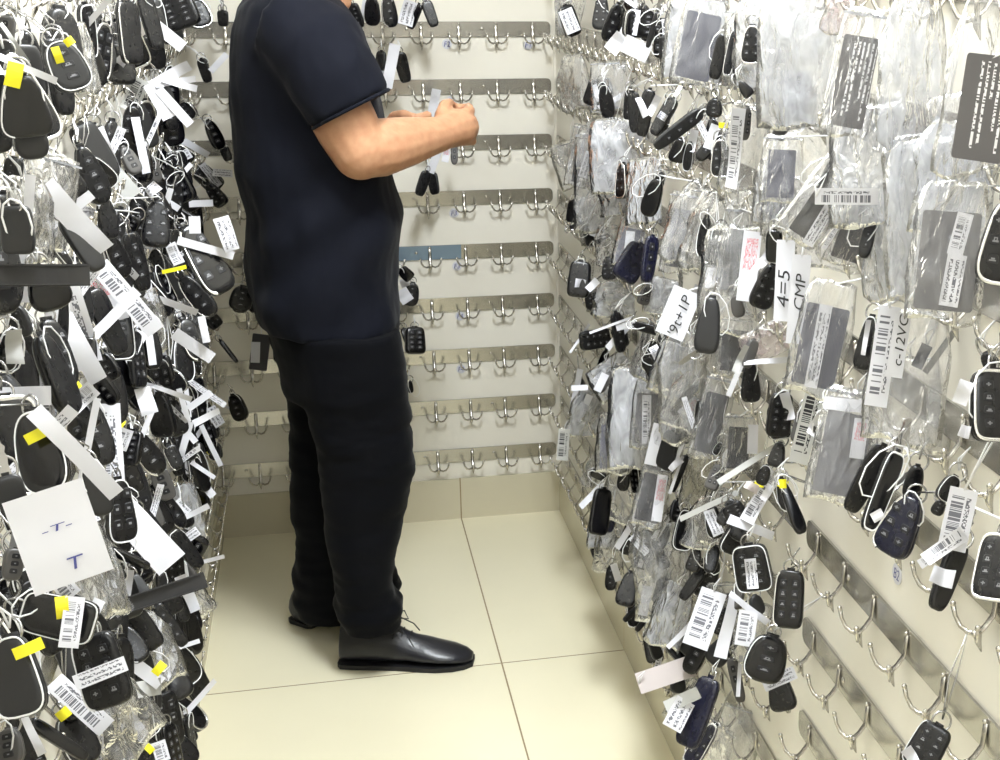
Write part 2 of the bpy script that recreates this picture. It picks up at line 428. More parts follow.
M['sole'] = mat('black_rubber', srgb(22, 22, 25), .6)
M['hair'] = mat('dark_hair', srgb(28, 24, 22), .5)
M['eye'] = mat('eye_white', srgb(235, 232, 228), .2); M['iris'] = mat('eye_iris', srgb(40, 26, 18), .2)

def ring_loft(bm, rings, seg=28, ex=2.3):
    """rings: (centre Vector, ax, by) horizontal superellipses, or (centre, ax, by, Matrix3)"""
    R = []
    for r in rings:
        c, a, b = r[:3]; mm = r[3] if len(r) > 3 else None
        vs = []
        for k in range(seg):
            t = 2*PI*k/seg; ct, st = math.cos(t), math.sin(t)
            v = Vector((a*math.copysign(abs(ct)**(2/ex), ct), b*math.copysign(abs(st)**(2/ex), st), 0))
            if mm: v = mm @ v
            vs.append(bm.verts.new(Vector(c)+v))
        R.append(vs)
    for i in range(len(R)-1):
        for k in range(seg): bm.faces.new((R[i][k], R[i][(k+1) % seg], R[i+1][(k+1) % seg], R[i+1][k]))
    bm.faces.new(R[0]); bm.faces.new(R[-1])
def rows(lst, y, shrink=0.0):
    out = []
    for py, L, Rr, b in lst:
        a = on_y(L, py, y); c = on_y(Rr, py, y); z = (a.z+c.z)/2
        out.append((Vector(((a.x+c.x)/2, y, z)), (c.x-a.x)/2-shrink, b-shrink))
    return out
YT, YN, YFAR = 2.88, 2.775, 2.985
P3 = lambda px, py, y: on_y(px, py, y)
SHIRT_ROWS = [(-30, 280, 306, .068), (-21, 268, 318, .10), (-9, 252, 334, .155), (6, 238, 347, .185), (30, 231, 364, .205), (70, 229, 375, .21), (110, 229, 384, .20), (170, 235, 393, .195), (215, 244, 401, .195), (240, 250, 401, .192), (262, 247, 400, .19), (285, 247, 399, .19), (306, 256, 399, .19), (322, 262, 399, .19)]
bm = bmesh.new(); ring_loft(bm, rows(SHIRT_ROWS, YT))
shR = (P3(284, 24, 2.735), P3(318, 50, 2.69), P3(334, 78, 2.672), P3(351, 109, 2.665))
tube(bm, shR, [.082, .094, .089, .081], 16)
shL = tuple(Vector((p.x, 2*YT-p.y, p.z)) for p in shR); tube(bm, shL, [.082, .094, .089, .081], 16)
sh = voxel(bm, .008, 8)
def wrinkle(me, amp, sc, sz, drape=None):
    ns = [n_.vector.copy() for n_ in me.vertex_normals]
    for v, vn in zip(me.vertices, ns):
        q = Vector((v.co.x*sc, v.co.y*sc, v.co.z*sz))
        n = noise.noise(q) * .6 + noise.noise(q*2.1+Vector((5, 1, 3))) * .4
        n = n*(drape(v.co) if drape else 1)
        v.co += vn * (amp*n)
wrinkle(sh, .012, 9, 5); wrinkle(sh, .004, 22, 14)
# diagonal drape folds across the side of the shirt
ns = [n_.vector.copy() for n_ in sh.vertex_normals]
for v, vn in zip(sh.vertices, ns):
    q = v.co.z*1.0 - v.co.x*.6
    v.co += vn*.0045*math.sin(q*38+2.2*noise.noise(v.co*5))*max(0, min(1, (1.35-v.co.z)*2.5))
sh.materials.append(M['shirt'])
tr_rows_p = [(300, 260, 396, .18), (318, 264, 397, .178), (350, 276, 402, .178), (385, 284, 408, .172)]
NEAR = [(330, 292, 400, .10), (370, 298, 406, .095), (420, 308, 412, .09), (465, 317, 415, .087), (510, 322, 409, .083), (550, 328, 398, .08), (575, 333, 392, .079), (592, 336, 397, .08), (604, 338, 405, .08), (616, 339, 403, .078), (626, 342, 399, .074)]
FAR = [(330, 268, 392, .10), (370, 280, 398, .095), (420, 288, 402, .09), (480, 289, 398, .087), (530, 292, 394, .083), (565, 295, 392, .08), (582, 294, 399, .08), (594, 293, 402, .078), (606, 296, 396, .076), (614, 300, 388, .07)]
bm = bmesh.new(); ring_loft(bm, rows(tr_rows_p, YT)); ring_loft(bm, rows(NEAR, YN)); ring_loft(bm, rows(FAR, YFAR))
trm = voxel(bm, .007, 7)
def tw(co):
    z = co.z
    return .5 + 1.6*max(0, 1-abs(z-.16)/.16) + .9*max(0, 1-abs(z-.52)/.2)
wrinkle(trm, .007, 8, 24, tw); wrinkle(trm, .009, 6, 10); wrinkle(trm, .002, 14, 50, tw)
trm.materials.append(M['trouser'])
# body: one continuous surface
bm = bmesh.new()
ring_loft(bm, rows(SHIRT_ROWS[1:], YT, .026)); ring_loft(bm, rows(tr_rows_p, YT, .03))
for rws, yy in ((NEAR, YN), (FAR, YFAR)): ring_loft(bm, rows(rws[:-1], yy, .024))
neckb = P3(310, -8, YT); headc = P3(319, -56, YT)
tube(bm, [neckb+Vector((0, 0, -.03)), neckb+Vector((.012, 0, .03)), headc+Vector((-.02, 0, -.03))], [.07, .06, .062], 14)
def blob(c, r, rot=None):
    mm = Matrix.Translation(c) @ (rot.to_4x4() if rot else Matrix.Identity(4)) @ Matrix.Diagonal((*r, 1))
    bmesh.ops.create_uvsphere(bm, u_segments=18, v_segments=12, radius=1, matrix=mm)
tilt = Matrix.Rotation(math.radians(22), 3, 'Y')      # head bowed towards the hands (facing +X)
hp = lambda x, y, z: headc + tilt @ Vector((x, y, z))
blob(hp(-.005, 0, .045), (.098, .076, .09), tilt); blob(hp(.03, 0, -.02), (.07, .062, .09), tilt)
blob(hp(.062, 0, -.085), (.032, .032, .024), tilt)                                    # chin
tube(bm, [hp(.088, 0, .03), hp(.105, 0, -.002), hp(.113, 0, -.02)], [.009, .013, .016], 8)  # nose
blob(hp(.09, 0, -.05), (.012, .026, .008), tilt); blob(hp(.088, 0, -.062), (.012, .022, .008), tilt)
blob(hp(.085, 0, .045), (.016, .05, .008), tilt)
for s_ in (-1, 1): blob(hp(-.01, s_*.078, .0), (.019, .009, .032), tilt)
# arms
sR, eR, wR = P3(300, 34, 2.71), P3(360, 152, 2.672), P3(441, 134, 2.80)
def arm(s, e, w, k=1):
    d1 = (e-s); d2 = (w-e)
    tube(bm, [s, s+d1*.45, s+d1*.8, e+(d1.normalized()*.012)], [.066, .063, .060, .052], 14)
    blob(e, (.053, .051, .053))
    tube(bm, [e-d2*.08, e+d2*.25, e+d2*.6, e+d2*.85, w], [.050, .056, .048, .039, .035], 14)
arm(sR, eR, wR)
def hand(w, d, u, p, thumb_up=True):
    """w wrist, d along the forearm, u thumb side, p the way the palm faces; a loosely closed fist"""
    d, u, p = d.normalized(), u.normalized(), p.normalized()
    at = lambda a, b, c: w + d*a + u*b + p*c
    tube(bm, [at(-.01, 0, 0), at(.03, .002, .002), at(.065, .002, .0), at(.088, .0, .002)], [(.027, .034), (.027, .040), (.024, .043), (.019, .041)] if False else [.034, .037, .039, .034], 12)
    for i, (b, ln, r) in enumerate(((.031, 1.0, .0098), (.0105, 1.1, .0102), (-.0105, 1.04, .0098), (-.030, .84, .0088))):
        q = [at(.072, b*.9, -.010), at(.096, b, -.006), at(.096+.022*ln, b*1.02, .014), at(.098+.014*ln, b, .036), at(.086, b*.95, .047), at(.07, b*.9, .044)]
        tube(bm, q, [r*1.15, r*1.2, r*1.1, r, r*.95, r*.8], 8)
        blob(q[1], (r*1.25,)*3); blob(q[2], (r*1.12,)*3)
    tq = [at(.02, .03, .012), at(.05, .047, .024), at(.08, .045, .038), at(.104, .036, .046)]
    tube(bm, tq, [.016, .0135, .0115, .0088], 8); blob(tq[2], (.0118,)*3); blob(tq[3], (.009,)*3)
fd = (wR-eR).normalized(); camr = (wR-CAM).normalized()
uR = (Vector((0, 0, 1)) - fd*fd.z).normalized(); pR = fd.cross(uR); pR = pR if pR.y > 0 else -pR
hand(wR, (P3(464, 127, 2.86)-wR), uR, pR)
sL = Vector((sR.x, 2*YT-sR.y, sR.z)); eL = P3(366, 164, 3.09); wL = P3(388, 143, 2.99)
arm(sL, eL, wL)
fl = (P3(406, 138, 2.965)-wL).normalized(); uL = (Vector((0, 0, 1))-fl*fl.z).normalized(); pL = fl.cross(uL); pL = pL if pL.y < 0 else -pL
hand(wL, fl, uL, pL)
body = voxel(bm, .0042, 3); body.materials.append(M['skin'])
man = tag(link('person', body), 'man in black T-shirt, trousers and leather shoes, forearm raised towards the back wall', 'person')
link('tshirt', sh, man); link('trousers', trm, man)
# collar ribbing of the shirt
bm = bmesh.new(); nr = rows([(-12, 274, 342, .078)], YT)[0]
tube(bm, [nr[0]+Vector((nr[1]*1.03*math.cos(a), nr[2]*1.03*math.sin(a), -.034*math.cos(a))) for a in [2*PI*k/24 for k in range(25)]], .006, 6)
link('collar', mesh('collar', bm, 'shirt', smooth=True), man)
# sleeve hem
for q in (shR, shL):
    ax = (q[3]-q[2]).normalized(); a1 = ax.orthogonal().normalized(); a2 = ax.cross(a1)
    bm = bmesh.new(); tube(bm, [q[3]+a1*.079*math.cos(a)+a2*.079*math.sin(a) for a in [2*PI*k/28 for k in range(29)]], .0035, 6)
    link('sleeve_hem', mesh('sleeve_hem', bm, 'shirt', smooth=True), man)
# hair, eyes
bm = bmesh.new(); blob(hp(-.016, 0, .062), (.1, .083, .085), tilt); blob(hp(-.05, 0, .02), (.062, .078, .075), tilt)
hr = voxel(bm, .006, 4); wrinkle(hr, .004, 60, 60); hr.materials.append(M['hair']); link('hair', hr, man)
for s_ in (-1, 1):
    bm = bmesh.new(); blob(hp(.0735, s_*.031, .018), (.0125,)*3); e = link('eye', mesh('eye', bm, 'eye', smooth=True), man)
    bm = bmesh.new(); blob(hp(.0835, s_*.031, .017), (.0035, .0055, .0055)); link('iris', mesh('iris', bm, 'iris', smooth=True), e)
# shoes
def shoe(heel, toe, label):
    d = (toe-heel); L = d.length; d.normalize(); sdir = Vector((0, 0, 1)).cross(d)
    mm = Matrix.Translation((heel.x, heel.y, 0)) @ Matrix(((d.x, sdir.x, 0, 0), (d.y, sdir.y, 0, 0), (0, 0, 1, 0), (0, 0, 0, 1)))
    prof = [(0.0, .022, .075, .012), (.015, .034, .098, .009), (.10, .037, .108, .008), (.22, .038, .110, .008), (.33, .038, .106, .008), (.43, .039, .094, .008), (.52, .042, .077, .012), (.62, .046, .064, .012), (.74, .048, .055, .012), (.86, .043, .046, .012), (.95, .032, .037, .009), (1.0, .016, .027, .011)]
    bm = bmesh.new(); R = []
    for t_, hw, top, bot in prof:
        vs = []
        for k in range(20):
            a = 2*PI*k/20; c, s_ = math.cos(a), math.sin(a)
            z = bot + (top-bot)*(.32+.68*s_ if s_ > 0 else .32+.32*s_)
            yy = hw*c*(1-.42*max(0, s_)**1.5)
            vs.append(bm.verts.new((t_*L, yy, z)))
        R.append(vs)
    for i in range(len(R)-1):
        for k in range(20): bm.faces.new((R[i][k], R[i][(k+1) % 20], R[i+1][(k+1) % 20], R[i+1][k]))
    bm.faces.new(R[0]); bm.faces.new(R[-1])
    bmesh.ops.subdivide_edges(bm, edges=bm.edges, cuts=1, use_grid_fill=True, smooth=.4)
    me = mesh('shoe', bm, 'leather', smooth=True)
    for v in me.vertices:
        x = v.co.x/L
        if .5 < x < .75 and v.co.z > .03: v.co.z += .0022*math.sin(x*95)*min(1, (x-.5)*10, (.75-x)*10)
    sh_ = link('shoe', me, man, mm)
    if label: sh_['label'] = label
    bm = bmesh.new(); out = []
    for t_, hw, top, bot in prof: out.append((t_*L+(.002 if t_ == 1 else -.003 if t_ == 0 else 0), hw+.003))
    pts = [(x, y) for x, y in out] + [(x, -y) for x, y in out[::-1]]
    lo = [bm.verts.new((x, y, .001)) for x, y in pts]; hi = [bm.verts.new((x, y, .011)) for x, y in pts]
    bm.faces.new(lo[::-1]); bm.faces.new(hi)
    for i in range(len(pts)): bm.faces.new((lo[i], lo[(i+1) % len(pts)], hi[(i+1) % len(pts)], hi[i]))
    link('sole', mesh('sole', bm, 'sole'), sh_)
    bm = bmesh.new()
    for i in range(4):
        x = L*(.36+.055*i); zt = .1-.0075*i*1.15
        tube(bm, [(x, -.026, zt-.022), (x+.004, -.013, zt-.004), (x+.006, 0, zt+.001), (x+.004, .013, zt-.004), (x, .026, zt-.022)], .0017, 5)
    zz = .1
    for s_ in (-1, 1):
        tube(bm, [(L*.37, 0, zz), (L*.40, s_*.02, zz+.012), (L*.47, s_*.04, zz+.006), (L*.5, s_*.036, zz-.012), (L*.42, s_*.02, zz-.002), (L*.38, 0, zz+.001)], .0016, 5)
        tube(bm, [(L*.38, 0, zz), (L*.44, s_*.016, zz+.004), (L*.54, s_*.034, zz-.022), (L*.58, s_*.04, zz-.042)], .0015, 5)
    link('lace', mesh('lace', bm, 'sole', smooth=True), sh_)
h1 = on_z(342, 668, 0); t1 = on_z(474, 667, 0)
shoe(Vector((h1.x, h1.y+.03, 0)), Vector((t1.x, t1.y+.02, 0)), None)
h2 = on_z(299, 630, 0); shoe(Vector((h2.x, h2.y+.02, 0)), Vector((h2.x+.19, h2.y+.215, 0)), None)
# ---------------------------------------------------------------- key, paper, card and bag meshes (unit size: x width, z length, front at -y)
def outline(shape, n=26):
    ex, tp, sh_ = [(2.7, .15, 0), (5.0, .05, 0), (3.4, .30, 0), (4.2, -.08, 0), (2.3, .28, .0)][shape]
    P = []
    for k in range(n):
        t = 2*PI*k/n; c, s = math.cos(t), math.sin(t)
        x = .5*math.copysign(abs(c)**(2/ex), c); z = .5*math.copysign(abs(s)**(2/ex), s)
        x *= (1 - tp*z*2)/(1+abs(tp)); P.append((x, z))
    return P
def shell_mesh(shape):
    P = outline(shape); bm = bmesh.new(); R = []
    for y, sc in ((-.5, .70), (-.485, .82), (-.40, .93), (-.2, .99), (-.02, 1), (0, .975), (.02, 1), (.25, .985), (.42, .9), (.5, .76)):
        R.append([bm.verts.new((x*sc, y, z*(1-(1-sc)*.8))) for x, z in P])
    n = len(P)
    for i in range(len(R)-1):
        for k in range(n): bm.faces.new((R[i][k], R[i][(k+1) % n], R[i+1][(k+1) % n], R[i+1][k]))
    for ring, y in ((R[0], -.515), (R[-1], .515)):
        c = bm.verts.new((0, y, 0))
        for k in range(n): bm.faces.new((ring[k], ring[(k+1) % n], c))
    box(bm, -.12, .12, -.16, .16, .46, .54)                      # ring lug
    return mesh('key_shell', bm, 'black', smooth=True)
def trim_mesh(shape, part, a=.026):
    P = outline(shape, 30); bm = bmesh.new()
    pts = [Vector((x*.955, -.40, z*.96)) for x, z in P]
    if part == 'full': pts = pts+[pts[0]]
    else: pts = pts[10:22] if part == 'side' else pts[2:14]
    rings = []
    for i, p in enumerate(pts):
        t = (pts[min(i+1, len(pts)-1)]-pts[max(i-1, 0)]).normalized(); o = Vector((t.z, 0, -t.x))
        rings.append([bm.verts.new(p+o*a*math.cos(q)+Vector((0, .11*math.sin(q), 0))) for q in (0, PI/3, 2*PI/3, PI, 4*PI/3, 5*PI/3)])
    for i in range(len(rings)-1):
        for k in range(6): bm.faces.new((rings[i][k], rings[i][(k+1) % 6], rings[i+1][(k+1) % 6], rings[i+1][k]))
    return mesh('chrome_edge', bm, 'chrome', smooth=True)
def button_mesh(g):
    bm = bmesh.new()
    P = outline(1, 16)
    f = [bm.verts.new((x*.86, -.5, z*.86)) for x, z in P]; b = [bm.verts.new((x, .5, z)) for x, z in P]
    fc = bm.faces.new(f); n = len(P)
    for k in range(n): bm.faces.new((f[k], f[(k+1) % n], b[(k+1) % n], b[k]))
    bars = [[(-.2, .2, -.06, .06), (-.06, .06, -.2, .2)], [(-.22, .22, -.22, -.05), (-.14, -.06, -.05, .2), (.06, .14, -.05, .2), (-.14, .14, .14, .22)], [(-.25, .25, -.16, -.04), (-.12, .16, -.02, .14)]][g]
    for x0, x1, z0, z1 in bars: box(bm, x0, x1, -.72, -.45, z0, z1, 1)
    return mesh('button', bm, 'button', 'glyph')
def keypad_mesh(cols):
    bm = bmesh.new(); P = outline(1, 10); zs = (.27, .04, -.2)
    for i, z in enumerate(zs):
        for x in ((0,) if cols == 1 else (-.17, .17)):
            hw, hh = (.2, .085) if cols == 1 else (.13, .085)
            f = [bm.verts.new((x+a*hw*1.7, -.545, z+b*hh*1.7)) for a, b in P]; k_ = [bm.verts.new((x+a*hw*2, -.49, z+b*hh*2)) for a, b in P]
            bm.faces.new(f)
            for k in range(10): bm.faces.new((f[k], f[(k+1) % 10], k_[(k+1) % 10], k_[k]))
            box(bm, x-.04, x+.04, -.56, -.53, z-.018, z+.018, 1)
    return mesh('keypad', bm, 'button', 'glyph')
SHELL = {}; 
_sh = [shell_mesh(i) for i in range(5)]
for i in range(5):
    for mm_ in ('black', 'gloss', 'dgrey', 'grey', 'navy'): SHELL[i, mm_] = variant(_sh[i], mm_)
TRIM = {(i, p, mm_): variant(trim_mesh(i, p, .026 if mm_ == 'chrome' else .013), mm_) for i in range(5) for p in ('full', 'side', 'top') for mm_ in ('chrome', 'tie')}
BUTTON = [button_mesh(i) for i in range(3)]; KEYPAD = [keypad_mesh(1), keypad_mesh(2)]
bm = bmesh.new(); torus(bm, .0095, .0011, 18, 6); RING = mesh('key_ring', bm, 'wire', smooth=True)
bm = bmesh.new()                                                 # folding blade with a grooved edge
pts = [(-.5, -.5), (-.5, .42), (-.2, .5), (.2, .5), (.3, .2), (.5, .12), (.36, .0), (.5, -.1), (.4, -.25), (.5, -.5)]
f = [bm.verts.new((x, -.5, z)) for x, z in pts]; b = [bm.verts.new((x, .5, z)) for x, z in pts]
bm.faces.new(f); bm.faces.new(b[::-1])
for k in range(len(pts)): bm.faces.new((f[k], f[(k+1) % len(pts)], b[(k+1) % len(pts)], b[k]))
BLADE = mesh('key_blade', bm, 'wire')
def strip_mesh(v, thick=.00035):
    """paper strip: x -.5..5, z -.5..5, y in metres"""
    bm = bmesh.new(); uv = bm.loops.layers.uv.new('UVMap'); nz_ = 12
    amp = [.0, .003, .008, .014][v % 4]; ph = v*1.7
    G = []
    for side in (-1, 1):
        g = []
        for j in range(nz_+1):
            z = -.5+j/nz_
            y = amp*math.sin(PI*(z+.5)*(1.0 if v < 4 else 1.7)+ph*.2) + (.0015 if v else .0004)*math.sin(z*7+ph)
            tw_ = ((.002 if v else .0003)+.004*(v % 3))*z
            g.append([bm.verts.new((x, y+tw_*x*2+side*thick/2, z)) for x in (-.5, -.17, .17, .5)])
        G.append(g)
    def face(q, uvs):
        f = bm.faces.new(q)
        for l, t in zip(f.loops, uvs): l[uv].uv = t
    us = (0, .33, .67, 1)
    for s in (0, 1):
        for j in range(nz_):
            for i in range(3):
                q = [G[s][j][i], G[s][j][i+1], G[s][j+1][i+1], G[s][j+1][i]]
                t = [(us[i], j/nz_), (us[i+1], j/nz_), (us[i+1], (j+1)/nz_), (us[i], (j+1)/nz_)]
                face(q, t)
    cp = lambda v: bm.verts.new(v.co)
    for j in range(nz_):
        for i in (0, 3): face([cp(v) for v in (G[0][j][i], G[0][j+1][i], G[1][j+1][i], G[1][j][i])], [(0, 0)]*4)
    for j in (0, nz_):
        for i in range(3): face([cp(v) for v in (G[0][j][i], G[0][j][i+1], G[1][j][i+1], G[1][j][i])], [(0, 0)]*4)
    return mesh('paper', bm, 'pw', smooth=True)
_st = [strip_mesh(i) for i in range(8)]
for me in _st:
    me.materials.clear()
PAPER = {}
def paper_me(kind, v):
    if (kind, v) not in PAPER: PAPER[kind, v] = variant(_st[v], kind)
    return PAPER[kind, v]
def tape_mesh():
    bm = bmesh.new(); pts = []
    for k in range(9):
        z = -.5+k/8; pts.append((z, -.0016*math.cos(z*PI)))
    g0 = [[bm.verts.new((x, y, z)) for x in (-.5, .5)] for z, y in pts]; g1 = [[bm.verts.new((x, y+.0008, z)) for x in (-.5, .5)] for z, y in pts]
    for a in range(8):
        bm.faces.new((g0[a][0], g0[a][1], g0[a+1][1], g0[a+1][0])); bm.faces.new((g1[a][0], g1[a+1][0], g1[a+1][1], g1[a][1]))
        for i in (0, 1): bm.faces.new((g0[a][i], g0[a+1][i], g1[a+1][i], g1[a][i]))
    for a in (0, 8): bm.faces.new((g0[a][0], g0[a][1], g1[a][1], g1[a][0]))
    return mesh('tape_flag', bm, 'yellow', smooth=False)
TAPE = tape_mesh()
def strap_mesh():
    bm = bmesh.new(); box(bm, -.5, .5, -.0016, .0016, -.5, .5); bmesh.ops.subdivide_edges(bm, edges=[e for e in bm.edges if abs(e.verts[0].co.z-e.verts[1].co.z) > .5], cuts=9)
    for v in bm.verts: v.co.y += .005*math.cos(v.co.z*PI)
    for s in (-1, 1): box(bm, s*.43-.03, s*.43+.03, -.0024, .0024, -.48, .48)
    return mesh('strap', bm, 'strap')
STRAP = strap_mesh()
def card_mesh():
    bm = bmesh.new(); uv = bm.loops.layers.uv.new('UVMap'); P = []
    for cx, cz, a0 in ((.44, .465, 0), (-.44, .465, 90), (-.44, -.465, 180), (.44, -.465, 270)):
        for k in range(5):
            a = math.radians(a0+90*k/4); P.append((cx+.06*math.cos(a), cz+.035*math.sin(a)))
    f = [bm.verts.new((x, -.0009, z)) for x, z in P]; b = [bm.verts.new((x, .0009, z)) for x, z in P]
    for q in (f, b[::-1]):
        fc = bm.faces.new(q)
        for l in fc.loops: l[uv].uv = (l.vert.co.x+.5, l.vert.co.z+.5)
    for k in range(len(P)): bm.faces.new((f[k], f[(k+1) % len(P)], b[(k+1) % len(P)], b[k]))
    return mesh('card_sheet', bm, 'cs')
_cd = card_mesh(); CARD = {k: variant(_cd, k) for k in ('cs', 'ct', 'cd', 'cm')}
def bag_mesh(seed, crumple):
    bm = bmesh.new(); nx, nz_ = 12, 16; G = []
    for s in (-1, 1):
        g = []
        for j in range(nz_+1):
            r = []
            for i in range(nx+1):
                x, z = -.5+i/nx, -.5+j/nz_
                prof = (1-(2*abs(x))**3)*(1-(2*abs(z))**4)
                q = Vector((x*3.1+seed*7, z*3.1, s*2.0))
                n1 = noise.noise(q) + .5*noise.noise(q*2.3) + .25*noise.noise(q*5)
                y = s*prof*(.045+.03*noise.noise(Vector((x*2+seed, z*2, 5)))) + crumple*.06*n1*(.3+prof)
                if i in (0, nx) or j in (0, nz_):
                    qq = Vector((x*3.1+seed*7, z*3.1, 0)); y = crumple*.05*noise.noise(qq)
                ex = 1+crumple*.17*noise.noise(Vector((seed*3, z*2.6, 1 if x > 0 else 9)))
                y += s*crumple*.035*(1-2*abs(noise.noise(Vector((x*2.2-z*1.6+seed, z*.9, seed)))))*prof
                pinch = 1-.5*crumple*max(0, z-.2)*1.6
                r.append(bm.verts.new((x*ex*pinch, y, z+crumple*.09*noise.noise(Vector((x*2.2, seed*5, 3 if z > 0 else 8))))))
            g.append(r)
        G.append(g)
    for s in (0, 1):
        for j in range(nz_):
            for i in range(nx): bm.faces.new((G[s][j][i], G[s][j][i+1], G[s][j+1][i+1], G[s][j+1][i]))
    bmesh.ops.remove_doubles(bm, verts=[v for v in bm.verts], dist=.0004)
    return mesh('pouch', bm, 'bag', smooth=True)
_bg = [bag_mesh(i, c) for i, c in enumerate((.5, .9, 1.3, .65, 1.6, 1.1))]
BAG = {(i, k): variant(_bg[i], k) for i in range(6) for k in ('bag', 'bagm', 'bagp', 'bago')}
bm = bmesh.new(); box(bm, -.47, .47, -.012, .012, -.014, .014); box(bm, -.47, .47, -.009, .009, .018, .028); ZIP = mesh('press_seal', bm, 'bagm')

# ---------------------------------------------------------------- placing
VIEWS = {'a': (0, 0, 3.8), 'b': (0, 190, 3.8), 'c': (0, 380, 3.8), 'd': (0, 560, 3.8), 'e': (540, 0, 4), 'f': (770, 0, 4), 'g': (560, 180, 4), 'h': (770, 180, 4),
         'i': (560, 360, 4), 'j': (770, 360, 4), 'k': (570, 540, 3.455), 'l': (770, 540, 3.455), 'm': (380, 0, 3.455), 'n': (210, 190, 3.619), 'o': (210, 0, 3.704), 'p': (0, 0, 1)}
WALLX = {'left': (XL, 1), 'right': (XR, -1)}
WN = {'left': Vector((1, 0, 0)), 'right': Vector((-1, 0, 0)), 'back': Vector((0, -1, 0))}
def wall_off(p, wall): return p.x-XL if wall == 'left' else XR-p.x if wall == 'right' else YB-p.y
def at_off(px, py, wall, off):
    return on_x(px, py, XL+off) if wall == 'left' else on_x(px, py, XR-off) if wall == 'right' else on_y(px, py, YB-off)
def settle(px, py, wall, L0, lpx, lo, hi):
    p = CAM + ray(px, py)*(FPX*L0/max(lpx, 4))
    o = wall_off(p, wall); o2 = min(max(o, lo), hi)
    p = at_off(px, py, wall, o2)
    if p.y > 3.45: p = on_y(px, py, 3.45)
    return p
def frame(P, down, nrm, yawj=0.0, pit=0.0):
    y = -nrm.normalized(); z = -down; z = (z - y*z.dot(y)).normalized(); x = y.cross(z)
    R = Matrix((x, y, z)).transposed()
    R = R @ Matrix.Rotation(yawj, 3, 'Z') @ Matrix.Rotation(pit, 3, 'X')
    mw = R.to_4x4(); mw.translation = P
    return mw
def idir(dx, dy): return (CR*dx+CD*dy).normalized()
ITEMS = []
def near_hooks(p, wall, lim=.12, most=4):
    L = [((q-p).length, i, q) for i, (w, k, i_, q) in enumerate(HOOKS) if w == wall and q.z > p.z-.005 and abs(q.y-p.y) < lim]
    L = sorted(l for l in L if l[0] < lim)
    return [l[2] for l in L[:most]]
LOOPS = []
def loop(root, rm, top, wall, mat_='tie', r=.0009, name='hanging_loop'): LOOPS.append((root, rm.inverted() @ top, wall, mat_, r, name))
def stub(top, wall): return top + Vector((0, 0, .022)) - WN[wall]*min(.01, max(0, wall_off(top, wall)-.02))
def loop_bm(top, q, wall, r, sd):
    rr = random.Random(sd)
    mid = (top+q)/2 + Vector((rr.uniform(-.004, .004), rr.uniform(-.004, .004), 0)) + WN[wall]*.005
    m2 = (top+q)/2 + WN[wall]*.0015 + Vector((0, rr.uniform(-.006, .006), 0))
    bm = bmesh.new(); tube(bm, [top, top*.6+mid*.4, mid, q, m2, top], r, 5)
    return bm
def dist_z(P): return (P-CAM).dot(CFW)
def add_fob(mw, wr, L, shape, flags, wall, lpx, px, py, hero=None, th=None):
    """mw: rigid frame at the shell's middle; wr, L real size"""
    root = empty('folding_key' if shape == 3 else 'car_key', mw)
    col = 'dgrey' if 'd' in flags else 'grey' if 'g' in flags else 'navy' if 'v' in flags else random.choice(('black', 'black', 'gloss'))
    th = th or min(.02, max(.010, .34*wr)); S = Matrix.Diagonal((wr, th, L, 1))
    sh_ = link('key_shell', SHELL[shape, col], root, S)
    trim = None
    if 'c' in flags: trim = link('chrome_edge', TRIM[shape, random.choice(('full', 'full', 'side')), 'chrome'], root, S); trim['label'] = 'chrome edge'
    if 'o' in flags: trim = link('white_cord', TRIM[shape, random.choice(('full', 'side', 'top')), 'tie'], root, S); trim['label'] = 'white cord'
    if 'n' not in flags:
        if (lpx > 46 and random.random() < .5) or 'k' in flags:
            for i, z in enumerate((.25, .02, -.21) if shape != 1 else (.28, .1, -.08, -.26)):
                for x in ((-.19, .19) if shape in (1, 2) and wr > .026 else (0,)):
                    link('button', BUTTON[(i+(x > 0)) % 3], sh_, Matrix.Translation((x, -.505, z)) @ Matrix.Diagonal((.24 if x else .34, .06, .13, 1)))
        elif random.random() < .4: link('keypad', KEYPAD[1 if shape in (1, 2) else 0], sh_)
    if shape == 3 and random.random() < .3:
        bl = link('key_blade', BLADE, root, Matrix.Translation((0, 0, .5*L+.016)) @ Matrix.Diagonal((.009, .002, .034, 1))); bl['label'] = 'steel blade'
    top = mw @ Vector((0, 0, L*.5+.006))
    link('key_ring', RING, root, Matrix.Translation((0, 0, L*.5+.004)) @ Matrix.Rotation(random.uniform(-.8, .8), 4, 'Z'))
    loop(root, mw, top, wall, 'wire' if random.random() < .45 else 'tie', .0009)
    if random.random() < .35:
        R_ = random.uniform(.012, .03); a0 = random.uniform(-1, 1); pts = []
        for i in range(11):
            a = 2*PI*i/10; pts.append(Vector((math.sin(a)*R_*.55, -.006-.004*math.cos(a), L*.5+.006-R_*(1-math.cos(a)))))
        bm = bmesh.new(); tube(bm, pts, .0008, 5); bm.transform(Matrix.Translation((0, 0, L*.5)) @ Matrix.Rotation(a0, 4, 'Y') @ Matrix.Translation((0, 0, -L*.5)))
        o = link('cable_tie', mesh('cable_tie', bm, 'tie', smooth=True), root); o['label'] = 'white cable tie'
    it = dict(root=root, kind='key', shape=shape, col=col, flags=flags, wall=wall, px=px, py=py, hero=hero, mw=mw, papers=[], tape=0, L=L, w=wr, d=dist_z(mw.translation), n=0)
    ITEMS.append(it); return it
KINDP = {'w': 'pw', 'b': 'pb', 't': 'pt', 'r': 'pr', 'g': 'pg', 'k': 'pk', 'B': 'pB'}
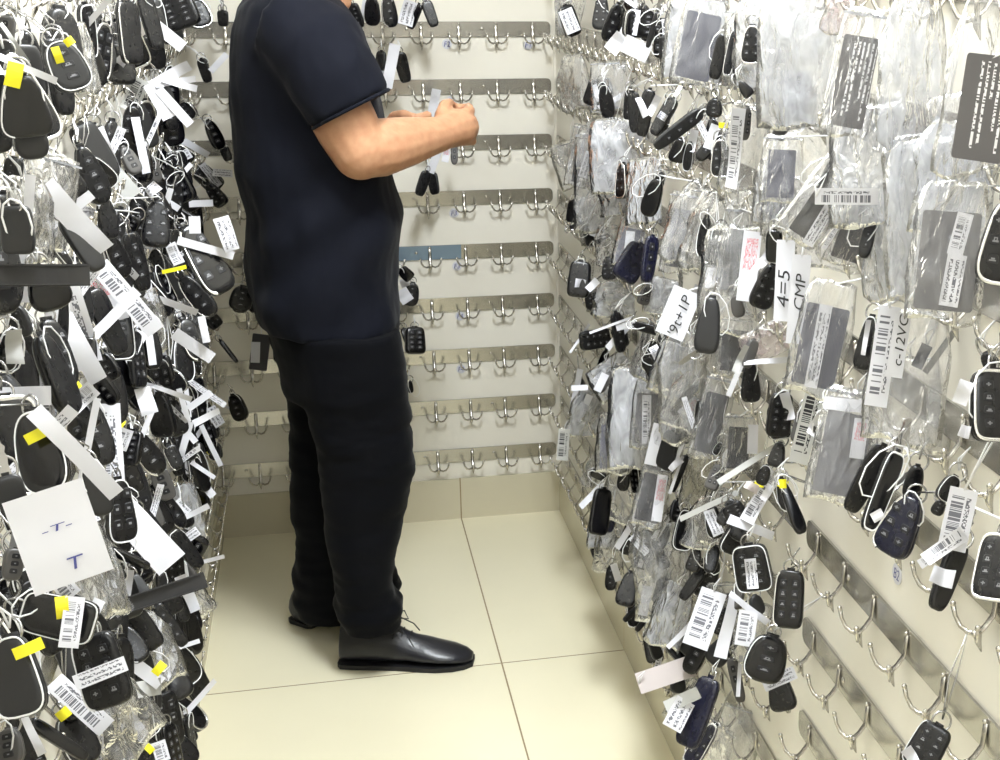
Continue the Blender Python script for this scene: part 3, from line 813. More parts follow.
def add_paper(it, x1, y1, x2, y2, w, kind):
    """paper strip fixed to a key or card; pixel end points, pixel width"""
    it['n'] += 1
    cx, cy = (x1+x2)/2, (y1+y2)/2; lpx = math.hypot(x2-x1, y2-y1)
    d = it['d'] - (.011 + .0035*it['n'] if it['kind'] != 'card' else .0016 + .0006*it['n'])
    P = CAM + ray(cx, cy)*d
    L, wr = lpx*d/FPX, w*d/FPX
    toc = -ray(cx, cy).normalized()
    mw = frame(P, idir(x2-x1, y2-y1), toc, random.uniform(-.2, .2), random.uniform(-.2, .2))
    if it['kind'] == 'card':
        yn = -it['mw'].to_3x3().col[1].normalized(); r0 = ray(cx, cy); d = (it['mw'].translation-CAM).dot(yn)/r0.dot(yn)
        P = CAM + r0*d + yn*(.0014+.0005*it['n']); mw = frame(P, idir(x2-x1, y2-y1), yn); L, wr = lpx*d/FPX, w*d/FPX
    nm = {'b': 'barcode_strip', 'B': 'barcode_strip', 't': 'lettered_label', 'r': 'red_marked_label', 'g': 'film_strip', 'w': 'paper_strip', 'k': 'paper_strip'}[kind]
    v = 0 if it['kind'] == 'card' or w >= 55 else random.choice((0, 0, 1, 1, 2, 4, 5))
    o = link(nm, paper_me(KINDP[kind], v), it['root'], mw @ Matrix.Diagonal((wr, 1, L, 1)), it['mw'])
    o['label'] = {'b': 'white barcode strip', 'B': 'grey barcode strip', 't': 'white lettered label', 'r': 'white label with red marks', 'g': 'grey film strip', 'w': 'blank white paper strip', 'k': 'pale pink tag'}[kind]
    it['papers'].append(kind); it['lastp'] = (o, mw, wr, L, d)
    return o
def add_tape(it, x1, y1, x2, y2, w):
    it['n'] += 1; cx, cy = (x1+x2)/2, (y1+y2)/2; lpx = math.hypot(x2-x1, y2-y1)
    d = it['d'] - .013 - .0035*it['n']; P = CAM + ray(cx, cy)*d
    mw = frame(P, idir(x2-x1, y2-y1), -ray(cx, cy).normalized(), random.uniform(-.15, .15))
    o = link('yellow_tape', TAPE, it['root'], mw @ Matrix.Diagonal((w*d/FPX, 1.2, lpx*d/FPX, 1)), it['mw']); o['label'] = 'yellow tape flag'; it['tape'] += 1
def add_strap(it, x1, y1, x2, y2, w):
    it['n'] += 1; cx, cy = (x1+x2)/2, (y1+y2)/2; lpx = math.hypot(x2-x1, y2-y1)
    d = it['d'] - .06 - .0035*it['n']; P = CAM + ray(cx, cy)*d
    mw = frame(P, idir(x2-x1, y2-y1), -ray(cx, cy).normalized(), random.uniform(-.1, .1))
    o = link('strap', STRAP, it['root'], mw @ Matrix.Diagonal((w*d/FPX, 1, lpx*d/FPX, 1)), it['mw']); o['label'] = 'charcoal strap'; it['strap'] = 1
def add_text(it, cx, cy, wp, hp_, ang, txt, ink):
    o, pm, wr, L, d = it['lastp']; a = math.radians(ang)
    yn0 = -pm.to_3x3().col[1].normalized(); r0 = ray(cx, cy); d2 = (pm.translation-CAM).dot(yn0)/r0.dot(yn0)
    P = CAM + r0*d2 + yn0*.0028
    y = -pm.to_3x3().col[1]; rd = idir(math.cos(a), math.sin(a))
    X = pm.to_3x3().col[0].normalized(); Z = pm.to_3x3().col[2].normalized()
    cand = max((X, -X, Z, -Z), key=lambda v: v.dot(rd)); yn = -pm.to_3x3().col[1].normalized(); up = yn.cross(cand)
    R = Matrix((cand, up, yn)).transposed().to_4x4(); R.translation = P
    mw = R @ Matrix.Diagonal((wp*d2/FPX, hp_*d2/FPX, 1, 1))
    pw = pm @ Matrix.Diagonal((wr, 1, L, 1))
    link('lettering', text_mesh(txt, ink), o, mw, pw)
def add_sheet(mw, wr, L, kind, wall, px, py, hero=None):
    root = empty('paper_tag', mw); v = 0
    o = link('tag_sheet', paper_me(KINDP[kind], v), root, Matrix.Diagonal((wr, 1, L, 1)))
    it = dict(root=root, kind='tag', flags=kind, wall=wall, px=px, py=py, hero=hero, mw=mw, papers=[], tape=0, L=L, w=wr, d=dist_z(mw.translation), n=0)
    it['lastp'] = (o, mw, wr, L, it['d'])
    loop(root, mw, mw @ Vector((0, 0, L*.48)), wall)
    ITEMS.append(it); return it
def add_card(mw, wr, L, kind, wall, px, py, hero=None):
    root = empty('leaflet_card', mw)
    link('card_sheet', CARD[kind], root, Matrix.Diagonal((wr, 1, L, 1)))
    it = dict(root=root, kind='card', flags=kind, wall=wall, px=px, py=py, hero=hero, mw=mw, papers=[], tape=0, L=L, w=wr, d=dist_z(mw.translation), n=0)
    ITEMS.append(it); return it
def add_bag(mw, wr, L, kind, wall, px, py, hero=None, holds=None, v=None):
    root = empty('zip_bag', mw); v = random.randrange(6) if v is None else v
    link('pouch', BAG[v, kind], root, Matrix.Diagonal((wr, wr*.9, L, 1)))
    if v in (0, 3) and kind == 'bag': link('press_seal', ZIP, root, Matrix.Translation((0, -.002, L*.44)) @ Matrix.Diagonal((wr, .08, L*.5, 1)))
    loop(root, mw, mw @ Vector((0, 0, L*.47)), wall, 'tie', .0008)
    it = dict(root=root, kind='bag', flags=kind, wall=wall, px=px, py=py, hero=hero, mw=mw, papers=[], tape=0, L=L, w=wr, d=dist_z(mw.translation), n=0, holds=holds, v=v)
    ITEMS.append(it); return it
# ---------------------------------------------------------------- what hangs where: lengths in view units, wall by wall
CATALOG = '''
@a left
F 70 285 112 520 215 2 dno # large dark fob under yellow tape at the very top of the left wall pile
P 0 215 205 305 26 w
P 0 275 90 272 14 w
Y 62 238 44 330 58
F 100 430 130 605 135 0 dn # blunt dark fob end hanging below the large yellow-taped fob
F 215 165 290 345 165 0 do # grey fob circled by white cord with two yellow tapes
Y 208 180 230 238 30
Y 248 168 278 148 30
F 320 150 372 330 105 0 n
F 445 165 452 322 130 1 o
P 445 222 475 246 28 w
F 575 130 575 262 135 2 n
P 535 50 690 175 46 w
F 655 -10 705 105 150 1 k
F 735 0 770 105 100 0 c
F 845 40 850 100 45 3 n
P 195 135 430 55 62 g
P 340 105 520 140 40 w
P 365 185 422 302 28 w
P 95 80 200 120 34 w
F 600 300 640 400 80 4 dn # fob hidden under the fan of blank white strips
P 560 340 720 250 44 w
P 590 320 742 300 24 w
P 620 300 745 338 24 w
P 605 345 722 470 36 w
P 575 320 645 445 60 w
P 540 300 480 420 64 B
F 640 435 655 555 120 0 k
P 535 430 572 550 52 b
Y 468 515 502 495 26
F 540 560 525 690 120 2 n
P 195 420 322 535 52 w
P 305 545 552 572 48 w
F 690 390 735 450 70 0 c
F 765 225 792 312 44 3 n
P 800 272 862 205 24 w
F 790 460 840 565 62 0 k
P 690 530 790 590 26 w
F 745 640 835 715 80 1 k
P 768 625 832 705 28 t
F 660 560 722 622 95 2 c
P 655 615 722 580 38 t
F 850 560 870 610 40 3 n
P 810 655 882 660 28 t
F 215 615 300 745 115 2 on
F 330 600 430 705 95 0 o
Y 318 702 326 748 30
P 330 720 395 752 70 b
F 470 560 520 660 70 0 g
P 360 560 505 745 64 g
F 640 640 705 770 115 1 k
P 520 760 630 685 44 b
F 60 600 40 720 70 3 d
F 30 60 20 190 60 3 g
P 0 100 95 235 34 g
F 480 40 500 150 70 1 k
F 700 720 740 800 80 0 c
F 560 600 590 690 70 1 g
F 790 700 850 780 70 2 k
F 560 700 600 790 80 2 c
@b left
F 60 60 70 245 125 1 dn # slate boxy fob above the long charcoal strap
F 255 100 372 305 95 3 dn # dark rounded fob end under the long blank white strip
P 170 -10 392 228 88 w
F 150 300 215 455 190 4 n # black rounded fob behind the long charcoal strap
S -60 322 326 322 84
F 60 440 95 560 80 0 d
P -20 392 132 395 62 w
F 20 540 15 690 100 0 o
P 60 660 50 530 60 g
F 390 30 425 185 85 0 o
P 310 85 358 95 50 t
P 285 0 350 130 20 w
F 600 40 590 220 125 2 k
P 738 100 742 165 42 w
P 560 15 600 -20 40 t
F 640 80 765 135 65 3 n
P 720 52 808 50 26 w
F 480 310 535 410 70 0 dn
F 520 100 470 180 60 1 k
F 700 140 850 390 150 2 cok # largest silver-ribbed black fob, in the middle of the left wall pile
P 680 190 885 252 32 w
P 838 105 885 230 58 t
F 690 330 812 475 90 0 ck
F 592 220 600 320 80 4 c
P 645 205 682 280 42 b
Y 618 312 706 292 15
P 515 200 560 240 60 t
F 430 450 445 650 145 1 o
P 372 560 408 595 40 t
P 355 290 430 500 120 r # 
P 380 290 590 535 74 b
F 330 560 340 680 70 3 n
P 230 370 320 665 135 b
P 195 520 235 700 150 b
P 225 460 375 725 72 w
F 560 430 565 600 105 0 k
P 550 395 745 465 26 w
P 585 570 605 600 26 w
F 700 490 762 650 105 0 ck
P 665 545 805 640 46 w
P 765 480 785 580 28 w
F 600 630 622 735 95 1 k
P 395 695 628 625 36 w
F 470 700 515 775 78 2 c
F 650 690 700 765 72 0 c
F 835 570 902 655 20 3 n
F 925 365 908 460 95 0 k
P 660 460 640 540 40 t
F 790 250 870 330 70 0 k
F 120 100 270 290 40 3 c
F 380 620 440 720 80 0 k
F 760 440 830 520 60 1 k
F 700 250 760 330 70 2 k
@c left
F 110 120 205 435 200 0 on # very large black fob with yellow tape, lower middle of the left wall pile
Y 102 228 202 178 42
P 135 120 440 435 66 w
F 330 320 402 515 108 0 dn # smooth dark oval fob beside the very large yellow-taped fob
F 20 360 85 595 115 3 dno # long dark fob at the photo's left edge, above the broad white sheet
F 130 420 205 575 88 3 dn
P 55 300 150 440 62 w
Y -5 165 42 150 52
F 300 90 360 180 90 2 n
Y 240 48 298 8 48
P 355 30 262 115 66 b
P 270 90 205 150 60 b
F 440 320 450 420 60 1 n
P 395 90 412 425 118 b # 
F 430 -10 545 112 62 3 n
P 540 30 570 130 60 w
F 610 50 622 220 115 2 kn
P 555 15 725 72 18 w
F 500 190 480 325 105 1 k
Y 432 200 462 150 38
P 478 185 448 262 62 b
F 565 240 560 330 80 0 c
F 600 345 645 455 75 3 g
P 492 355 622 318 50 t
F 700 150 720 230 50 0 k
P 678 135 802 48 26 w
P 715 175 832 118 26 w
F 885 55 922 155 75 0 k
P 788 60 916 132 9 w
F 792 135 800 225 75 1 k
P 795 105 838 172 42 t
F 815 235 822 305 60 0 on
Y 782 248 806 275 30
F 735 360 775 490 70 0 o
P 728 245 742 355 60 b
P 735 350 812 442 30 w
Y 725 462 745 485 28
F 630 590 775 660 115 1 k
P 620 555 792 482 20 w
P 705 605 752 572 36 t
Y 680 600 705 622 32
F 460 415 602 578 62 3 on
F 520 500 470 640 60 1 c
P 435 465 655 700 120 w
F 400 545 485 655 70 2 n
F 415 640 565 712 38 3 n
P 330 480 360 540 46 t
F 60 640 40 760 80 3 g # fob almost hidden under the broad printed white sheet
P 160 420 285 770 290 w
T 215 560 110 26 -20 "-T-" inkblue
T 290 690 60 48 -20 "T" inkblue
F 690 480 720 560 60 0 c
P 655 470 700 520 70 t
P 560 745 845 672 15 w
F 700 690 730 780 70 2 g
P 685 680 700 770 42 g
F 0 -20 60 70 90 0 o
P -20 62 185 60 72 w
F 560 460 600 560 70 1 g
F 640 250 680 340 60 3 c
F 360 -30 440 90 80 0 k
F 220 500 230 590 60 0 d
@d left
F 90 190 360 245 175 1 on # black fob lying level with barcode label and yellow tape, under the broad printed sheet
Y 232 138 240 222 46
P 288 140 258 332 72 b
F 40 290 100 595 215 2 dno # biggest dark fob corded in white with yellow tape, low on the left wall
Y 58 358 158 315 46
F 350 280 425 560 185 1 ok # big buttoned black fob banded by a lettered white label, low on the left wall
P 292 465 472 395 58 t
F 260 540 300 600 90 0 n
P 205 460 405 640 78 b
F 240 590 345 775 150 0 o
F 110 615 335 750 52 3 n
Y 222 600 260 570 40
F 500 60 560 150 60 3 d
S 385 205 770 78 62
F 490 185 600 335 95 3 o
F 460 255 545 385 95 0 o
F 590 170 705 325 58 3 k
F 680 140 705 235 50 0 n
P 610 130 735 118 20 w
P 685 60 742 195 42 w
P 575 285 595 300 26 w
F 640 410 705 525 110 0 n
P 640 345 755 308 17 w
P 660 355 620 450 46 w
F 520 400 560 480 80 2 g
P 460 360 612 470 52 w
P 520 495 612 478 62 g
Y 588 432 622 392 34
F 560 545 545 610 60 0 o
F 510 705 610 775 100 0 on
P 478 590 532 655 52 w
P 465 755 555 645 42 b
P 600 690 622 765 52 b
Y 555 705 580 730 26
F 640 670 735 780 115 0 on
F 420 640 440 740 80 1 g
P 390 625 465 650 50 t
F 180 20 170 140 60 0 n
P 55 50 70 175 62 B
P 160 35 140 175 62 b
P 205 55 275 140 72 b
F 390 0 450 90 90 1 o
P 390 85 475 98 26 w
F 520 0 560 70 70 2 k
F 30 640 50 780 110 0 g
P 90 590 160 740 30 w
F 620 90 660 160 60 0 k
F 30 130 10 220 60 0 d
F 700 620 740 690 50 0 k
@e right
F 95 25 142 142 76 1 cn # fob with dotted white label, highest at the back corner of the right wall
P 100 40 136 128 58 t
F 310 15 265 165 65 0 k
F 400 40 395 150 145 1 ck
P 385 40 368 138 38 w
P 330 140 280 205 58 w
P 400 162 370 228 112 w
F 470 50 430 190 26 3 d
C 660 58 605 312 138 cs bag # leaning slate card in a clear bag near the top of the right wall
F 740 140 695 315 62 3 n
F 785 125 740 305 45 3 c
F 850 105 842 255 98 2 ck
B 830 30 850 345 200 bag
F 500 145 490 235 40 3 d
F 240 330 208 425 95 1 n
P 215 340 240 405 24 w
P 235 435 410 335 22 w
B 280 245 290 440 170 bag
F 372 370 384 530 58 3 n
F 440 360 405 545 60 3 n
P 392 390 425 465 28 w
P 475 385 435 460 28 w
F 535 395 455 540 62 3 n
P 475 455 505 475 28 t
F 650 450 455 585 62 3 d
F 565 555 540 650 78 2 n
F 605 570 585 685 45 0 o
P 618 520 600 605 34 w
F 700 395 695 470 75 0 k
F 745 515 632 640 62 0 o
P 705 500 670 595 40 w
F 722 560 728 710 105 2 ck
Y 715 500 752 502 22
F 830 430 810 560 60 2 g
P 802 435 755 755 52 b
B 835 420 800 765 190 bag
C 170 555 140 728 32 cd bag
F 215 560 205 690 42 3 k
P 205 610 172 710 42 t
F 285 600 258 750 62 1 k
P 255 655 285 640 14 w
B 300 470 320 770 230 bagm
F 492 690 460 765 52 0 n
F 800 330 842 385 56 2 n
B 640 -10 600 330 250 bagm
B 120 560 180 740 190 bag
F 530 30 520 120 60 0 g
@f right
B 110 60 110 260 190 bagm
F 60 470 30 560 60 1 g
P 110 285 100 480 105 t
C 368 150 300 505 145 ct bag # tilted grey card with white lettering in a milky bag, upper right wall
B 610 -20 540 575 300 bagm # biggest milky crumpled bag between the two lettered cards
B 330 -20 270 140 170 bagp # pinkish crumpled bag at the photo's top edge
C 893 228 820 640 200 ct - # largest grey lettered card at the photo's right edge
B 910 -20 800 700 330 bag # large clear bag around the lettered card at the photo's right edge
C 50 600 40 790 110 cs bag # slate card hanging left of the framed barcode header
F 260 650 205 760 55 3 n
P 265 660 215 750 36 b
B 560 540 600 820 260 bag
B 150 500 220 780 240 bag
B 720 380 760 760 230 bag
B 20 200 30 470 150 bag
@g right
F 395 -5 345 145 85 0 n # plain black oval fob hanging alone among clear bags, upper middle of the right wall
C 490 118 458 348 76 cm bag
F 330 260 245 400 115 1 vn
F 375 225 340 410 65 3 v
C 295 195 265 335 95 cs bag
P 283 205 272 310 36 w
F 640 195 628 345 115 1 nc
C 652 350 645 438 72 cs bag
P 602 350 600 432 42 w
C 722 185 700 445 58 cd bag
F 700 460 720 550 60 0 g
P 775 205 738 485 74 r
F 850 340 795 515 115 2 k
P 852 270 768 372 28 w
P 860 300 800 345 20 w
F 860 200 850 330 70 3 n
Q 905 240 890 565 74 w # white tag handwritten 4=5, beside the plain CMP tag
T 893 435 150 48 -90 "4=5" ink
Q 512 440 435 625 118 w # white tag handwritten 9t+1P, middle of the right wall
T 478 540 165 42 -62 "'9t+1P" ink
F 610 470 580 695 120 2 dn # smooth dark grey fob right of the 9t+1P tag
F 550 685 680 600 34 3 d
F 295 580 475 625 42 3 n
F 390 640 350 765 80 3 c
F 450 630 425 745 92 1 o
P 370 665 402 722 40 b
F 420 640 500 680 30 3 n
F 215 628 75 645 82 1 k
P 40 692 118 575 10 w
F 85 325 70 470 95 1 n
P 60 410 102 418 34 w
P 150 400 110 440 30 w
F 120 430 130 520 60 0 k
F 40 192 95 165 16 3 n
F 110 185 120 265 44 3 n
P 155 145 128 225 48 w
F 140 250 195 215 26 3 n
F 215 530 252 690 54 3 k
P 225 592 302 572 26 w
P 118 612 292 548 10 w
C 705 600 690 765 105 cd bag
B 790 590 850 710 200 bagp
F 780 640 740 750 50 3 g
P 735 732 930 718 22 w
P 745 660 700 770 26 g
B 230 -20 250 140 180 bagm
B 560 30 530 320 150 bag
B 710 40 750 190 140 bag
C 860 -20 838 160 84 cs bagm
B 240 410 230 550 220 bagm
B 420 390 395 540 140 bagm
B 120 60 160 250 150 bag
F 60 80 50 170 60 1 n
F 350 420 330 500 60 2 g
F 190 310 200 400 70 2 k
@h right
C 265 -10 110 215 84 cd bag # charcoal card slanting behind the framed barcode header
P 240 105 150 258 46 t
P 290 150 215 275 20 b
C 375 100 300 320 120 cm bag
F 412 140 372 315 62 0 d
Q 180 66 432 66 66 b # framed barcode header strip across the slanting charcoal card
B 280 -10 250 360 330 bag
C 730 128 690 522 232 cm bag # mid grey card with barcode and lettered stickers, at the photo's right side
P 785 135 738 300 64 b
P 752 300 712 505 76 t
F 965 85 905 420 230 2 ck # large black fob with chrome edge cut by the photo's right edge, above the bare hooks
F 815 380 775 480 85 0 n
Q 128 300 100 655 76 w # white tag handwritten CMP, beside the 4=5 tag
T 118 470 190 40 -90 "- CMP" ink
C 238 505 165 825 172 cs bag # slate card with a white centre stripe, middle of the right wall
P 228 500 160 830 52 t
F 410 545 365 760 95 2 o # black fob with white cords between the striped slate card and the barcode tag
P 395 560 372 700 20 w
Q 482 505 420 905 90 b # long white barcode tag left of the handwritten 12VG tag
Q 535 530 495 790 66 w # white tag handwritten c-12VG, right of the long barcode tag
T 522 640 205 36 -86 "c-12VG" ink
B 580 520 520 1050 330 bag # large clear bag hanging below the mid grey sticker card
C 630 660 585 750 46 cs -
P 740 600 620 770 26 g
B 500 20 470 480 240 bagm
B 60 -20 30 230 160 bag
F 860 690 900 760 70 0 n
B 640 40 620 300 200 bag
@i right
C 258 72 238 255 68 cm bag
P 255 172 248 250 30 w
C 362 135 345 335 105 cm bag
P 348 140 345 335 36 b
C 222 262 212 435 115 cs bag # slate card with a small white sticker, low at the back of the right wall
P 222 362 220 415 30 w
C 445 238 400 445 115 cd bag
P 452 245 422 445 36 r
P 400 255 362 420 52 w
C 388 458 345 645 100 cd bag # charcoal card with a red-marked stripe, low on the right wall
P 412 460 385 645 42 r
F 552 108 442 215 50 3 n
P 560 160 490 230 60 r
F 425 -10 395 120 60 3 n
F 470 -10 440 110 46 3 n
F 345 -10 400 100 60 3 n
C 635 135 575 370 92 cd bag
F 650 330 620 380 34 0 o
C 718 268 708 435 85 cd bag
P 772 258 768 375 42 w
F 868 180 880 318 98 1 ck
F 760 10 765 170 95 2 n
P 735 -5 672 145 22 w
P 900 480 640 490 2 w
F 830 420 800 500 60 0 o
P 632 490 895 325 24 g
F 700 560 640 660 60 3 k
P 478 638 710 528 22 g
F 790 560 700 720 90 2 o
P 868 455 745 645 56 b
P 675 635 852 705 38 w
Y 778 495 815 498 26
P 740 495 792 520 34 k
F 885 470 905 600 60 0 o
Y 872 490 912 500 30
F 262 425 248 525 58 0 o
F 125 445 190 480 36 3 n
P 82 588 182 485 26 w
F 175 515 148 700 85 1 n
F 210 600 190 690 50 0 v
F 505 380 450 530 30 3 n
P 492 385 438 535 12 w
P 440 440 485 395 28 w
B 572 365 540 600 145 bago
B 290 415 230 645 200 bag
B 205 630 195 760 190 bagm
F 475 555 458 650 64 0 k
F 505 600 478 765 95 2 o
F 605 580 625 715 78 0 on
P 595 600 635 700 46 t
F 680 575 722 650 95 1 k
F 715 650 672 775 110 2 on
F 325 685 365 765 105 0 k
P 285 705 350 775 32 t
F 200 50 150 130 50 0 g
P 182 55 148 125 32 w
P 45 112 112 110 22 w
B 135 125 90 310 160 bagm
P 122 140 68 245 26 w
Q 18 275 8 402 46 B # small bagged tag hanging at the back corner over the lowest rail
B 180 0 260 120 220 bagm
B 500 60 470 300 160 bag
F 520 270 490 330 50 1 k
B 620 560 560 760 180 bag
F 640 420 600 520 60 1 g
@j right
C 335 215 268 540 205 cm bag # bagged mid grey card with a white label, just above the bare hooks
P 368 235 345 395 58 r
P 215 170 365 188 50 w
F 205 215 175 300 40 3 g
P 205 215 165 305 42 w
F 450 340 320 610 95 3 n # black fob leaning left of the clump beside the bagged mid grey card
F 520 370 375 680 85 3 on # second black fob leaning in the clump beside the bagged mid grey card
P 420 605 440 640 50 w
F 590 420 560 560 85 0 n
F 500 495 590 455 56 4 gn
F 590 555 460 775 195 2 vck # blue-black buttoned fob above the first bare hooks
F 745 465 680 560 85 0 on
Q 778 515 725 760 112 b # white barcode tag between the two big fobs above the bare hooks
P 780 690 620 800 60 b
F 905 40 890 330 215 1 ck # big black six-button fob with chrome edge at the photo's right edge
P 790 85 755 175 60 w
P 760 280 800 292 50 w
F 45 130 32 310 105 1 k
P 58 130 82 240 38 w
F 140 200 110 330 70 1 g
P 190 105 108 415 78 B
F 48 480 128 695 66 2 on
Y 38 495 66 495 36
P 0 500 -30 560 24 w
B 560 -20 560 380 330 bag
F 40 330 20 430 80 2 k
B 330 130 280 560 250 bag
F 690 560 660 620 60 0 k
@k right
F 78 5 102 65 46 0 k
F 142 85 142 175 48 0 k
P 150 82 168 142 24 w
F 212 110 188 230 85 2 n
F 260 210 185 280 24 3 n
F 265 268 228 315 22 3 n
F 232 -10 275 70 56 3 n
B 300 70 280 145 110 bagm
F 455 108 385 205 46 3 n
F 505 20 478 115 52 0 n
Q 498 175 432 368 92 b # white barcode sheet hanging low on the right wall
C 525 185 530 305 52 cd bag
F 590 160 560 240 60 0 g
P 570 195 518 405 42 w
F 585 310 485 425 95 2 d
B 355 240 370 365 120 bago
F 620 15 642 178 135 1 ok # buttoned black fob with white label, above the white cable ring
P 622 65 632 168 40 t
P 550 185 685 285 22 w
P 618 245 600 365 66 b
F 765 105 750 305 108 1 ck # chrome-edged buttoned fob lowest beside the bare hooks
F 700 330 655 490 165 0 o # black fob with the white cable ring, low on the right wall
F 715 460 742 590 112 2 on
P 668 505 778 455 46 t
F 310 215 312 325 34 0 n
F 350 350 405 410 76 1 n
F 272 330 310 410 50 2 d
P 300 228 352 225 32 t
P 480 430 540 465 36 w
F 372 465 372 530 64 0 d
Q 235 498 425 432 74 k # pale pinkish tag jutting out over the floor
F 490 480 395 710 100 1 vn # navy fob below the pale pinkish tag
P 330 580 445 525 44 g
P 402 555 350 650 70 t
F 505 640 405 775 75 2 vc
P 440 505 475 540 40 t
B 600 580 545 780 170 bag # clear bag at the lowest visible end of the right wall pile
B 430 200 400 380 160 bag
F 330 130 300 220 50 1 k
P 270 160 250 260 34 w
F 560 410 590 560 44 3 g
P 590 400 580 540 14 w
F 440 30 420 110 60 2 k
F 540 240 520 330 60 1 k
F 300 20 330 100 50 2 k
F 640 190 650 260 60 0 d
B 330 10 370 200 180 bag
B 650 220 640 420 170 bag
@l right
F 800 -20 775 215 160 1 ck # black six-button fob hanging over the bare hooks at the photo's right edge
F 665 10 565 240 82 3 n # slim black fob with a white band over the bare hooks
P 560 115 635 138 62 w
P 610 25 515 85 34 b
F 585 640 500 790 130 1 ok # black fob at the photo's lower right corner among bare hooks
P 470 720 500 770 40 w
@p right
B 762 0 760 90 60 bagm
B 800 -8 796 128 84 bagm
B 872 115 876 240 84 bagm
B 925 140 930 300 86 bagm
B 600 130 604 232 60 bag
B 962 120 950 235 86 bagm
B 735 225 732 335 72 bag
B 690 330 694 440 70 bag
B 640 365 640 470 66 bagm
B 660 520 664 620 60 bag
@o back
F 520 15 545 105 66 1 k
F 600 -10 602 95 66 0 n
F 655 -15 672 100 66 0 ck
P 575 0 560 90 18 w
F 775 15 738 105 40 3 n
P 745 5 722 92 54 t
F 800 5 832 98 46 3 n
F 632 190 632 295 44 1 n
P 632 262 632 292 40 w
P 685 165 655 325 40 w
F 700 195 728 305 52 3 n # slim black fob on the back wall above the raised forearm
F 805 635 772 725 44 3 n # pair of slim black keys hanging under the raised forearm, splayed to one side
P 840 330 820 430 34 w
F 818 640 838 720 44 3 n # other slim black key of the pair under the raised forearm
P 845 560 815 640 30 w
F 905 520 905 610 30 0 g # small reddish tagged key under the hand
P 880 540 870 600 26 r
@n back
F 690 285 728 322 46 1 n
P 690 362 718 405 46 w
F 735 335 722 420 64 0 k
P 690 340 720 330 30 w
F 742 495 742 595 78 1 k
F 700 500 720 560 30 3 n
F 722 690 728 735 22 0 n
C 188 522 172 652 64 cd - # small dark card with a white label on the back wall left of the man
P 165 550 163 625 32 w
F 240 565 250 625 38 0 n
F 112 365 108 445 66 0 k
F 150 385 158 445 34 0 n
'''
PXPOLY = {'right': [(552, -20), (1020, -20), (1020, 250), (960, 290), (935, 330), (930, 420), (870, 480), (820, 470), (790, 520), (800, 600), (790, 690), (740, 720), (745, 770), (690, 770), (660, 690), (630, 640), (606, 600), (592, 540), (580, 470), (578, 390), (585, 300), (572, 180), (590, 110), (560, 60)],
          'left': [(-30, -20), (225, -20), (232, 200), (228, 320), (215, 450), (200, 560), (195, 700), (190, 780), (-30, 780)]}
def inside(px, py, P):
    r = False; j = len(P)-1
    for i in range(len(P)):
        (x1, y1), (x2, y2) = P[i], P[j]
        if (y1 > py) != (y2 > py) and px < (x2-x1)*(py-y1)/(y2-y1)+x1: r = not r
        j = i
    return r
